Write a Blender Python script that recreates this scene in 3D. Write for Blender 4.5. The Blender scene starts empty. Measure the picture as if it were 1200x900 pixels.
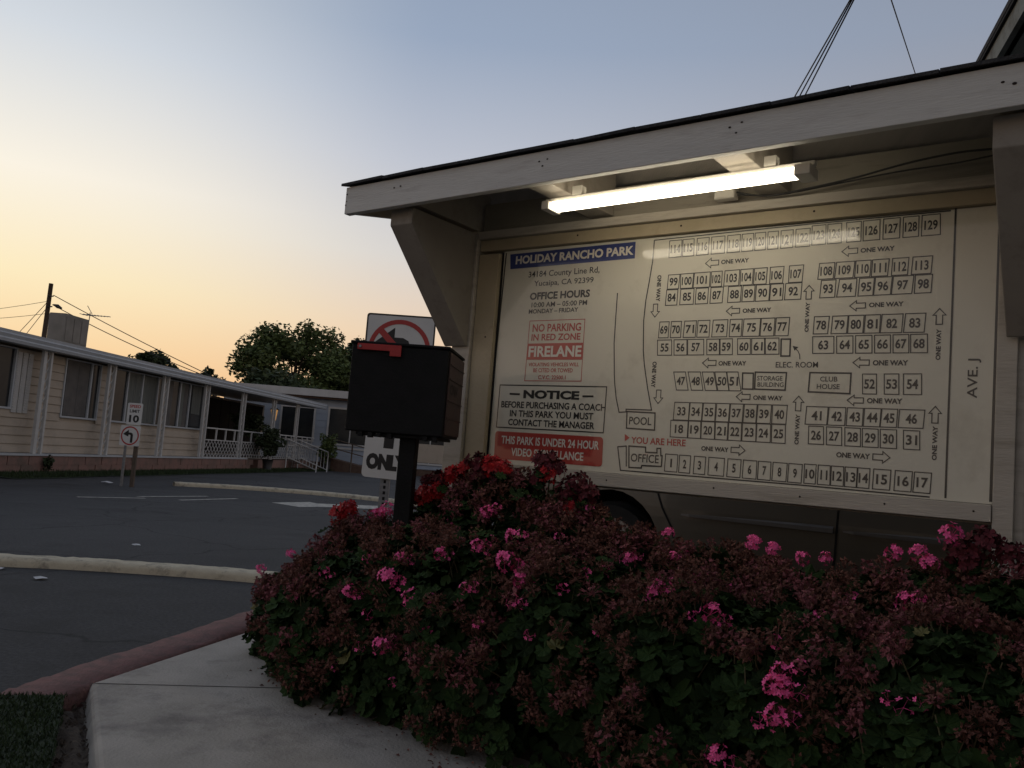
import bpy, math, random
from math import sin, cos, pi, radians, sqrt
from mathutils import Vector, Matrix
random.seed(7)
scene = bpy.context.scene
COL = scene.collection

# ------------------------------------------------------------------ camera
cam_d = bpy.data.cameras.new('camera')
cam = bpy.data.objects.new('camera', cam_d)
COL.objects.link(cam)
scene.camera = cam
cam_d.sensor_width = 36.0
cam_d.sensor_fit = 'HORIZONTAL'
cam_d.lens = 30.6
cam_d.clip_start = 0.05
cam_d.clip_end = 3000
PITCH, ROLL = radians(4.93), radians(4.46)
F_ = Vector((0, cos(PITCH), sin(PITCH)))
U0 = Vector((0, -sin(PITCH), cos(PITCH)))
R_ = Vector((1, 0, 0)) * cos(ROLL) + U0 * sin(ROLL)
U_ = U0 * cos(ROLL) - Vector((1, 0, 0)) * sin(ROLL)
cam.matrix_world = Matrix(((R_.x, U_.x, -F_.x, 0), (R_.y, U_.y, -F_.y, 0), (R_.z, U_.z, -F_.z, 1.30), (0, 0, 0, 1)))

# ------------------------------------------------------------------ sky (dusk, sun just under the horizon to the left)
SUN_AZ = radians(-43)          # from +Y, towards -X
world = bpy.data.worlds.new('World')
scene.world = world
world.use_nodes = True
nt = world.node_tree
for n_ in list(nt.nodes):
    nt.nodes.remove(n_)
def wn(t, **k):
    n = nt.nodes.new(t)
    for a, b in k.items():
        setattr(n, a, b)
    return n
out = wn('ShaderNodeOutputWorld')
bg = wn('ShaderNodeBackground')
nt.links.new(bg.outputs[0], out.inputs[0])
tc = wn('ShaderNodeTexCoord')
sep = wn('ShaderNodeSeparateXYZ')
nt.links.new(tc.outputs['Generated'], sep.inputs[0])
dot = wn('ShaderNodeVectorMath', operation='DOT_PRODUCT')
nrm = wn('ShaderNodeVectorMath', operation='NORMALIZE')
flat = wn('ShaderNodeCombineXYZ')
nt.links.new(sep.outputs[0], flat.inputs[0]); nt.links.new(sep.outputs[1], flat.inputs[1])
nt.links.new(flat.outputs[0], nrm.inputs[0])
nt.links.new(nrm.outputs[0], dot.inputs[0])
dot.inputs[1].default_value = (sin(SUN_AZ), cos(SUN_AZ), 0)
def s2l(c):
    return tuple((v / 255 / 12.92) if v / 255 <= 0.04045 else ((v / 255 + 0.055) / 1.055) ** 2.4 for v in c) + (1,)
def ramp(stops):
    r = wn('ShaderNodeValToRGB')
    cr = r.color_ramp
    cr.interpolation = 'EASE' if False else 'LINEAR'
    while len(cr.elements) < len(stops):
        cr.elements.new(0.5)
    for e, (p, c) in zip(cr.elements, stops):
        e.position = p; e.color = s2l(c)
    nt.links.new(sep.outputs[2], r.inputs[0])
    return r
# sin(elevation) -> colour, for three bearings: at the sunset, 60 degrees round, and behind
rA = ramp([(0, (245, 190, 134)), (.07, (252, 214, 162)), (.15, (254, 236, 194)), (.25, (252, 244, 228)), (.38, (212, 218, 225)), (.6, (140, 154, 172)), (1, (112, 117, 130))])
rB = ramp([(0, (226, 172, 130)), (.06, (238, 190, 146)), (.13, (238, 211, 182)), (.22, (218, 214, 210)), (.32, (192, 197, 209)), (.44, (153, 168, 191)), (.65, (128, 143, 166)), (1, (112, 117, 130))])
rC = ramp([(0, (146, 130, 116)), (.1, (170, 152, 136)), (.25, (165, 153, 147)), (.45, (142, 150, 166)), (.7, (125, 129, 140)), (1, (112, 117, 130))])
m1 = wn('ShaderNodeMapRange', interpolation_type='SMOOTHSTEP'); m1.inputs[1].default_value = 0.80; m1.inputs[2].default_value = 1.0
m2 = wn('ShaderNodeMapRange', interpolation_type='SMOOTHSTEP'); m2.inputs[1].default_value = 0.05; m2.inputs[2].default_value = 0.92
nt.links.new(dot.outputs['Value'], m1.inputs[0]); nt.links.new(dot.outputs['Value'], m2.inputs[0])
x1 = wn('ShaderNodeMix', data_type='RGBA'); x2 = wn('ShaderNodeMix', data_type='RGBA')
nt.links.new(m2.outputs[0], x1.inputs[0]); nt.links.new(rC.outputs[0], x1.inputs[6]); nt.links.new(rB.outputs[0], x1.inputs[7])
nt.links.new(m1.outputs[0], x2.inputs[0]); nt.links.new(x1.outputs[2], x2.inputs[6]); nt.links.new(rA.outputs[0], x2.inputs[7])
nt.links.new(x2.outputs[2], bg.inputs[0])
bg.inputs[1].default_value = 1.0

# a last trace of direct glow from just above the horizon
sun_d = bpy.data.lights.new('sun', 'SUN'); sun_d.energy = 0.10; sun_d.angle = radians(12); sun_d.color = (1, .72, .45)
sun = bpy.data.objects.new('sun', sun_d); COL.objects.link(sun)
sd = Vector((sin(SUN_AZ) * cos(radians(3)), cos(SUN_AZ) * cos(radians(3)), sin(radians(3))))
sun.rotation_euler = sd.to_track_quat('Z', 'Y').to_euler()

scene.view_settings.view_transform = 'Standard'
scene.view_settings.look = 'None'
scene.view_settings.exposure = 0
scene.view_settings.gamma = 1

# ------------------------------------------------------------------ materials
def mat(name, c1, c2=None, rough=.7, scale=8., bump=0., bscale=None, metal=0., coat=0., emit=None, estr=0., stretch=None,
        island=0., spec=.5, detail=6., trans=0., contrast=(.35, .65), c3=None, s3=1.5, sub=0.):
    m = bpy.data.materials.new(name)
    m.use_nodes = True
    t = m.node_tree
    b = t.nodes['Principled BSDF']
    b.inputs['Roughness'].default_value = rough
    b.inputs['Metallic'].default_value = metal
    b.inputs['Coat Weight'].default_value = coat
    b.inputs['Coat Roughness'].default_value = .06
    b.inputs['Specular IOR Level'].default_value = spec
    if trans:
        b.inputs['Transmission Weight'].default_value = trans
    co = t.nodes.new('ShaderNodeTexCoord')
    src = co.outputs['Object']
    if stretch:
        mp = t.nodes.new('ShaderNodeMapping'); mp.inputs['Scale'].default_value = stretch
        t.links.new(src, mp.inputs[0]); src = mp.outputs[0]
    col = None
    if c2 is not None:
        n = t.nodes.new('ShaderNodeTexNoise'); n.inputs['Scale'].default_value = scale; n.inputs['Detail'].default_value = detail
        t.links.new(src, n.inputs['Vector'])
        mr = t.nodes.new('ShaderNodeMapRange'); mr.inputs[1].default_value = contrast[0]; mr.inputs[2].default_value = contrast[1]
        t.links.new(n.outputs[0], mr.inputs[0])
        x = t.nodes.new('ShaderNodeMix'); x.data_type = 'RGBA'
        x.inputs[6].default_value = (*c1, 1); x.inputs[7].default_value = (*c2, 1)
        t.links.new(mr.outputs[0], x.inputs[0])
        col = x.outputs[2]
        if c3 is not None:
            n3 = t.nodes.new('ShaderNodeTexNoise'); n3.inputs['Scale'].default_value = s3; n3.inputs['Detail'].default_value = 8
            n3.inputs['Roughness'].default_value = .7
            t.links.new(src, n3.inputs['Vector'])
            m3 = t.nodes.new('ShaderNodeMapRange'); m3.inputs[1].default_value = .52; m3.inputs[2].default_value = .68
            t.links.new(n3.outputs[0], m3.inputs[0])
            x3 = t.nodes.new('ShaderNodeMix'); x3.data_type = 'RGBA'
            t.links.new(m3.outputs[0], x3.inputs[0]); t.links.new(col, x3.inputs[6]); x3.inputs[7].default_value = (*c3, 1)
            col = x3.outputs[2]
        if island:
            g = t.nodes.new('ShaderNodeNewGeometry'); oi = t.nodes.new('ShaderNodeObjectInfo')
            ad = t.nodes.new('ShaderNodeMath'); ad.operation = 'ADD'
            t.links.new(g.outputs['Random Per Island'], ad.inputs[0]); t.links.new(oi.outputs['Random'], ad.inputs[1])
            fr = t.nodes.new('ShaderNodeMath'); fr.operation = 'FRACT'; t.links.new(ad.outputs[0], fr.inputs[0])
            mi = t.nodes.new('ShaderNodeMapRange'); mi.inputs[3].default_value = 1 - island; mi.inputs[4].default_value = 1 + island
            t.links.new(fr.outputs[0], mi.inputs[0])
            hs = t.nodes.new('ShaderNodeHueSaturation'); t.links.new(mi.outputs[0], hs.inputs['Value']); t.links.new(col, hs.inputs['Color'])
            col = hs.outputs[0]
        t.links.new(col, b.inputs['Base Color'])
    else:
        b.inputs['Base Color'].default_value = (*c1, 1)
    if bump:
        n2 = t.nodes.new('ShaderNodeTexNoise'); n2.inputs['Scale'].default_value = bscale or scale * 4; n2.inputs['Detail'].default_value = 5
        t.links.new(src, n2.inputs['Vector'])
        bp = t.nodes.new('ShaderNodeBump'); bp.inputs['Strength'].default_value = min(bump, 1); bp.inputs['Distance'].default_value = .01 * max(1, bump)
        t.links.new(n2.outputs[0], bp.inputs['Height']); t.links.new(bp.outputs[0], b.inputs['Normal'])
    if emit:
        b.inputs['Emission Color'].default_value = (*emit, 1); b.inputs['Emission Strength'].default_value = estr
    return m

M = {}
M['asphalt'] = mat('asphalt', (.036, .036, .038), (.068, .068, .070), .9, 38, .9, 110, c3=(.030, .029, .029), s3=.45, detail=9)
M['concrete'] = mat('concrete', (.38, .345, .30), (.46, .42, .37), .85, 5, .5, 90, c3=(.21, .19, .17), s3=1.7)
M['cream_kerb'] = mat('worn cream paint', (.62, .55, .40), (.54, .47, .34), .8, 12, .5, 60, c3=(.22, .19, .15), s3=5)
M['red_kerb'] = mat('worn red kerb paint', (.24, .12, .11), (.18, .10, .09), .9, 18, 1., 60, c3=(.12, .085, .08), s3=7)
M['soil'] = mat('soil', (.05, .036, .028), (.10, .075, .055), .95, 20, 1., 60)
_t = M['asphalt'].node_tree; _b = _t.nodes['Principled BSDF']; _src = _b.inputs['Base Color'].links[0].from_socket
_co = _t.nodes.new('ShaderNodeTexCoord'); _nz = _t.nodes.new('ShaderNodeTexNoise'); _nz.inputs['Scale'].default_value = 1.7; _nz.inputs['Detail'].default_value = 6
_ad = _t.nodes.new('ShaderNodeMixRGB'); _ad.blend_type = 'ADD'; _ad.inputs[0].default_value = .55
_t.links.new(_co.outputs['Object'], _nz.inputs['Vector']); _t.links.new(_co.outputs['Object'], _ad.inputs[1]); _t.links.new(_nz.outputs['Color'], _ad.inputs[2])
_vo = _t.nodes.new('ShaderNodeTexVoronoi'); _vo.feature = 'DISTANCE_TO_EDGE'; _vo.inputs['Scale'].default_value = .42; _t.links.new(_ad.outputs[0], _vo.inputs['Vector'])
_mr = _t.nodes.new('ShaderNodeMapRange'); _mr.inputs[1].default_value = .003; _mr.inputs[2].default_value = .011; _mr.inputs[3].default_value = .45; _mr.inputs[4].default_value = 1; _t.links.new(_vo.outputs['Distance'], _mr.inputs[0])
_n2 = _t.nodes.new('ShaderNodeTexNoise'); _n2.inputs['Scale'].default_value = .22; _n2.inputs['Detail'].default_value = 7; _n2.inputs['Roughness'].default_value = .65; _t.links.new(_co.outputs['Object'], _n2.inputs['Vector'])
_m2 = _t.nodes.new('ShaderNodeMapRange'); _m2.inputs[1].default_value = .35; _m2.inputs[2].default_value = .65; _m2.inputs[3].default_value = .78; _m2.inputs[4].default_value = 1.3; _t.links.new(_n2.outputs[0], _m2.inputs[0])
_mu = _t.nodes.new('ShaderNodeMath'); _mu.operation = 'MULTIPLY'; _t.links.new(_mr.outputs[0], _mu.inputs[0]); _t.links.new(_m2.outputs[0], _mu.inputs[1])
_hs = _t.nodes.new('ShaderNodeHueSaturation'); _t.links.new(_src, _hs.inputs['Color']); _t.links.new(_mu.outputs[0], _hs.inputs['Value']); _t.links.new(_hs.outputs[0], _b.inputs['Base Color'])
M['turf'] = mat('turf', (.018, .030, .012), (.03, .045, .02), .95, 30, .3, 200)
M['grass'] = mat('grass blades', (.024, .042, .014), (.04, .065, .022), .9, 3, island=.4)
M['roadpaint'] = mat('worn road paint', (.60, .57, .50), (.30, .29, .26), .8, 9, .2, 60)
M['paper'] = mat('paper', (.7, .7, .7), (.6, .6, .6), .8, 9)
M['kiosk'] = mat('aged cream paint', (.47, .43, .37), (.53, .49, .42), .6, 3, .25, 40, stretch=(.5, .5, 4), c3=(.36, .32, .26), s3=4)
M['trim'] = mat('tan painted trim', (.42, .355, .235), (.48, .41, .285), .55, 5, .2, 50, c3=(.40, .33, .22), s3=5)
M['fascia'] = mat('fascia paint', (.64, .63, .585), (.69, .68, .63), .6, 5, .25, 40, stretch=(.5, .5, 4), c3=(.55, .53, .49), s3=6)
M['plywood'] = mat('painted plywood', (.40, .37, .32), (.46, .42, .37), .7, 3, .25, 30, stretch=(6, 1, 1))
M['shingle'] = mat('asphalt shingle', (.03, .03, .033), (.06, .06, .06), .95, 30, .8, 120)
M['header'] = mat('dirty header paint', (.24, .22, .18), (.29, .265, .22), .7, 3, .25, 40, stretch=(.5, .5, 4), c3=(.16, .14, .12), s3=3)  # paint darkened to stand in for shade behind the fitting; blotches are dirt
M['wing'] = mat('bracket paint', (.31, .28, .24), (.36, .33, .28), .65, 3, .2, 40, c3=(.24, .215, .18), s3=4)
M['knot'] = mat('rust hole', (.03, .02, .015), None, .9)
M['board'] = mat('laminated board', (.66, .64, .54), (.71, .69, .585), .4, 1.6, .06, 3, coat=.8, c3=(.58, .555, .46), s3=4)
M['blackprint'] = mat('black print', (.02, .02, .018), None, .35, coat=1.0)
M['redprint'] = mat('red print', (.42, .045, .035), None, .35, coat=1.0)
M['blueprint'] = mat('navy print', (.02, .04, .19), None, .35, coat=1.0)
M['whiteprint'] = mat('white print', (.74, .72, .66), None, .35, coat=1.0)
M['tube'] = mat('lit tube', (1, 1, 1), None, .4, emit=(1.0, .88, .68), estr=7.0)
M['fixture'] = mat('white enamel', (.62, .60, .54), (.55, .52, .46), .4, 8, .1, 40)
M['dark'] = mat('dark gap', (.012, .012, .012), None, .9)
M['cable'] = mat('black cable', (.03, .03, .03), None, .7)
M['mailbox'] = mat('black powder coat', (.006, .007, .007), (.010, .010, .011), .65, 14, .25, 120, spec=.25)
M['maildoor'] = mat('dull maroon panel', (.044, .022, .020), (.058, .030, .027), .6, 10, .2, 80)
M['mailprint'] = mat('faded lettering', (.018, .012, .012), None, .7)
M['flag'] = mat('red flag plastic', (.50, .035, .035), (.42, .03, .03), .5, 20)
M['signwhite'] = mat('sign white', (.80, .80, .76), (.74, .74, .71), .45, 5)
M['signblack'] = mat('sign black', (.02, .02, .02), None, .5)
M['signred'] = mat('sign red', (.50, .05, .045), None, .5)
M['steel'] = mat('galvanised steel', (.30, .31, .32), (.22, .23, .24), .5, 20, .1, 60, metal=.5)
M['wood'] = mat('weathered timber', (.16, .12, .09), (.10, .08, .06), .9, 10, .5, 40, stretch=(6, 6, .6))
M['siding'] = mat('beige siding', (.46, .39, .305), (.50, .43, .345), .6, 2, .1, 20, c3=(.38, .33, .27), s3=1.2)
M['aluminium'] = mat('painted aluminium', (.46, .50, .53), (.52, .55, .58), .5, 3, .05, 20)
M['roofmetal'] = mat('roof metal', (.48, .48, .47), (.55, .55, .54), .5, 2)
M['skirt'] = mat('pink stone veneer', (.31, .18, .15), (.23, .15, .125), .9, 2.5, .8, 12, c3=(.13, .11, .09), s3=1.1)
M['vine'] = mat('vine leaves', (.03, .05, .02), (.045, .06, .025), .85, 3, island=.4)
M['glass'] = mat('window glass', (.03, .032, .035), (.045, .05, .05), .15, 1.2, spec=.25)
M['curtain'] = mat('curtain', (.20, .21, .19), (.13, .14, .13), .9, 6, stretch=(6, 6, .3))
M['screen'] = mat('insect screen', (.15, .14, .13), (.11, .105, .10), .8, 3)
M['darkscreen'] = mat('dark insect screen', (.035, .028, .022), (.025, .02, .018), .9, 2)  # near-black tone stands in for the shade inside the porch
M['cooler'] = mat('cooler cabinet', (.26, .24, .21), (.20, .185, .16), .7, 3, .2, 20)
M['bluewall'] = mat('pale blue siding', (.36, .42, .50), (.40, .46, .54), .65, 2, .1, 20)
M['offwhite'] = mat('off white trim', (.60, .60, .58), (.55, .55, .54), .6, 4)
M['brownwood'] = mat('brown fence wood', (.13, .085, .06), (.10, .06, .045), .9, 6)
M['bark'] = mat('bark', (.10, .075, .055), (.06, .045, .035), .95, 8, 1., 20)
M['leafA'] = mat('tree leaves', (.08, .12, .035), (.115, .15, .045), .7, .6, island=.45)
M['leafB'] = mat('darker tree leaves', (.035, .06, .025), (.06, .08, .03), .7, .6, island=.45)
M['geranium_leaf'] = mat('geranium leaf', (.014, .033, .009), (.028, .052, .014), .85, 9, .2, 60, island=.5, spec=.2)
M['old_leaf'] = mat('yellowed leaf', (.13, .12, .03), (.09, .09, .03), .7, 9, island=.3)
M['gstem'] = mat('geranium stem', (.10, .11, .05), (.13, .09, .05), .7, 20, island=.2)
M['dried'] = mat('dried blooms', (.105, .034, .028), (.18, .070, .050), .85, 30, island=.5, c3=(.21, .13, .08), s3=14)
M['dried_pink'] = mat('fading blooms', (.20, .05, .07), (.28, .09, .10), .85, 30, island=.45, c3=(.22, .12, .09), s3=14)
M['pink'] = mat('pink petals', (.92, .06, .30), (.95, .17, .44), .6, 40, island=.22)
M['redpetal'] = mat('red petals', (.50, .012, .018), (.36, .01, .015), .6, 40, island=.35)
M['redold'] = mat('faded red blooms', (.13, .012, .022), (.08, .012, .02), .8, 40, island=.4)
M['stucco'] = mat('grey stucco', (.20, .22, .22), (.25, .27, .27), .95, 25, 1., 70)
M['soffit'] = mat('soffit paint', (.28, .31, .29), (.34, .37, .35), .8, 4, .3, 30, c3=(.22, .23, .21), s3=3)
M['officewood'] = mat('office eave paint', (.17, .19, .18), (.22, .24, .23), .8, 4, .3, 30, stretch=(1, 1, 1), c3=(.10, .10, .09), s3=3)
M['carpaint'] = mat('dark bronze car paint', (.115, .105, .085), (.13, .118, .095), .4, 2, metal=.15, coat=.4)
M['carglass'] = mat('car glass', (.01, .012, .012), None, .05, spec=.8)
M['rubber'] = mat('tyre rubber', (.015, .015, .015), (.02, .02, .02), .85, 20)
M['rim'] = mat('alloy rim', (.3, .3, .31), None, .35, metal=.8)
M['plastic'] = mat('grey plastic trim', (.16, .155, .15), (.14, .135, .13), .5, 10)
M['lamp_red'] = mat('tail lamp lens', (.25, .01, .01), None, .2)
M['lamp_clear'] = mat('head lamp lens', (.45, .45, .45), None, .15)

# ------------------------------------------------------------------ helpers
def tag(o, label=None, cat=None, group=None, kind=None):
    if label: o['label'] = label
    if cat: o['category'] = cat
    if group: o['group'] = group
    if kind: o['kind'] = kind
    return o
def thing(name, loc, label, cat, group=None):
    o = bpy.data.objects.new(name, None); COL.objects.link(o)
    o.location = loc; o.empty_display_size = .1
    return tag(o, label, cat, group)
def root_loc(o):
    l = Vector((0, 0, 0))
    while o is not None:
        l = l + Vector(o.location); o = o.parent
    return l
class MB:
    """Collects geometry in world coordinates; build() links it as one mesh object."""
    def __init__(s): s.v = []; s.f = []; s.sm = []
    def add(s, vs, fs, smooth=False):
        k = len(s.v); s.v += [tuple(p) for p in vs]
        for f in fs: s.f.append(tuple(i + k for i in f)); s.sm.append(smooth)
    def hexa(s, p):      # 8 points: bottom 4 ccw, top 4 ccw
        s.add(p, [(3, 2, 1, 0), (4, 5, 6, 7), (0, 1, 5, 4), (1, 2, 6, 5), (2, 3, 7, 6), (3, 0, 4, 7)])
    def box(s, x0, x1, y0, y1, z0, z1, fr=None):
        fr = fr or (lambda a, b, c: (a, b, c))
        s.hexa([fr(x0, y0, z0), fr(x1, y0, z0), fr(x1, y1, z0), fr(x0, y1, z0), fr(x0, y0, z1), fr(x1, y0, z1), fr(x1, y1, z1), fr(x0, y1, z1)])
    def prism(s, bottom, top):
        n = len(bottom)
        s.add(list(bottom) + list(top), [tuple(range(n - 1, -1, -1)), tuple(range(n, 2 * n))] + [(i, (i + 1) % n, (i + 1) % n + n, i + n) for i in range(n)])
    def tube(s, pts, r, n=8, cap=True, smooth=True):
        pts = [Vector(p) for p in pts]
        rs = r if isinstance(r, (list, tuple)) else [r] * len(pts)
        k = len(s.v); up = Vector((0, 0, 1))
        for i, p in enumerate(pts):
            d = (pts[min(i + 1, len(pts) - 1)] - pts[max(i - 1, 0)]).normalized()
            a = d.cross(up)
            if a.length < .05: a = d.cross(Vector((1, 0, 0)))
            a.normalize(); b = d.cross(a)
            for j in range(n):
                q = 2 * pi * j / n
                s.v.append(tuple(p + (a * cos(q) + b * sin(q)) * rs[i]))
        for i in range(len(pts) - 1):
            for j in range(n):
                s.f.append((k + i * n + j, k + i * n + (j + 1) % n, k + (i + 1) * n + (j + 1) % n, k + (i + 1) * n + j)); s.sm.append(smooth)
        if cap:
            s.f.append(tuple(k + j for j in range(n))); s.sm.append(False)
            e = k + (len(pts) - 1) * n
            s.f.append(tuple(e + j for j in reversed(range(n)))); s.sm.append(False)
    def build(s, name, m, parent=None, bevel=0., label=None):
        o_ = root_loc(parent) if parent else Vector((0, 0, 0))
        me = bpy.data.meshes.new(name)
        me.from_pydata([(x - o_.x, y - o_.y, z - o_.z) for x, y, z in s.v], [], s.f)
        me.polygons.foreach_set('use_smooth', s.sm)
        if isinstance(m, (list, tuple)):
            for q in m: me.materials.append(q)
        else: me.materials.append(m)
        me.update()
        ob = bpy.data.objects.new(name, me); COL.objects.link(ob)
        if parent: ob.parent = parent
        if bevel:
            b = ob.modifiers.new('bevel', 'BEVEL'); b.width = bevel; b.segments = 2; b.limit_method = 'ANGLE'
        if label: ob['label'] = label
        return ob
def boxpart(name, m, parent, x0, x1, y0, y1, z0, z1, fr=None, bevel=0., label=None):
    b = MB(); b.box(x0, x1, y0, y1, z0, z1, fr); return b.build(name, m, parent, bevel, label)
def strip(pts, w0, w1=None):
    """left/right offset points of a polyline"""
    pts = [Vector((p[0], p[1], 0)) for p in pts]; L = []; Rr = []
    for i, p in enumerate(pts):
        d = (pts[min(i + 1, len(pts) - 1)] - pts[max(i - 1, 0)]).normalized(); n = Vector((-d.y, d.x, 0))
        L.append(p + n * w0); Rr.append(p - n * (w1 if w1 is not None else w0))
    return L, Rr
def smooth_path(pts, k=6):
    out = []
    P = [pts[0]] + list(pts) + [pts[-1]]
    for i in range(1, len(P) - 2):
        for j in range(k):
            t = j / k
            out.append(tuple(.5 * ((2 * P[i][c]) + (-P[i - 1][c] + P[i + 1][c]) * t + (2 * P[i - 1][c] - 5 * P[i][c] + 4 * P[i + 1][c] - P[i + 2][c]) * t * t + (-P[i - 1][c] + 3 * P[i][c] - 3 * P[i + 1][c] + P[i + 2][c]) * t ** 3) for c in range(len(pts[0]))))
    out.append(tuple(pts[-1])); return out
_fc = {}
def text_mesh(s, bold=0.):
    key = (s, round(bold, 4))
    if key in _fc: return _fc[key]
    cu = bpy.data.curves.new('t', 'FONT'); cu.body = s; cu.size = 1; cu.resolution_u = 3; cu.offset = (bold * 1.25 + .5) * .022
    ob = bpy.data.objects.new('t', cu)
    me = ob.to_mesh()
    vs = [tuple(v.co) for v in me.vertices]; fs = [tuple(p.vertices) for p in me.polygons]
    ob.to_mesh_clear(); bpy.data.objects.remove(ob); bpy.data.curves.remove(cu)
    xs = [v[0] for v in vs]; ys = [v[1] for v in vs]
    r = (vs, fs, min(xs), max(xs), min(ys), max(ys)); _fc[key] = r
    return r
def add_text(mb, s, cx, cy, w, h, fr, bold=0., rot=0., off=0., shear=0.):
    vs, fs, x0, x1, y0, y1 = text_mesh(s, bold)
    if len(s) == 1 and s == '1': pass
    sx = w / (x1 - x0); sy = h / (y1 - y0); c, q = cos(radians(rot)), sin(radians(rot)); P = []
    for v in vs:
        a = (v[0] - (x0 + x1) / 2) * sx; b = (v[1] - (y0 + y1) / 2) * sy; a += b * shear
        P.append(fr(cx + a * c - b * q, cy + a * q + b * c, off))
    mb.add(P, fs)

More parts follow.
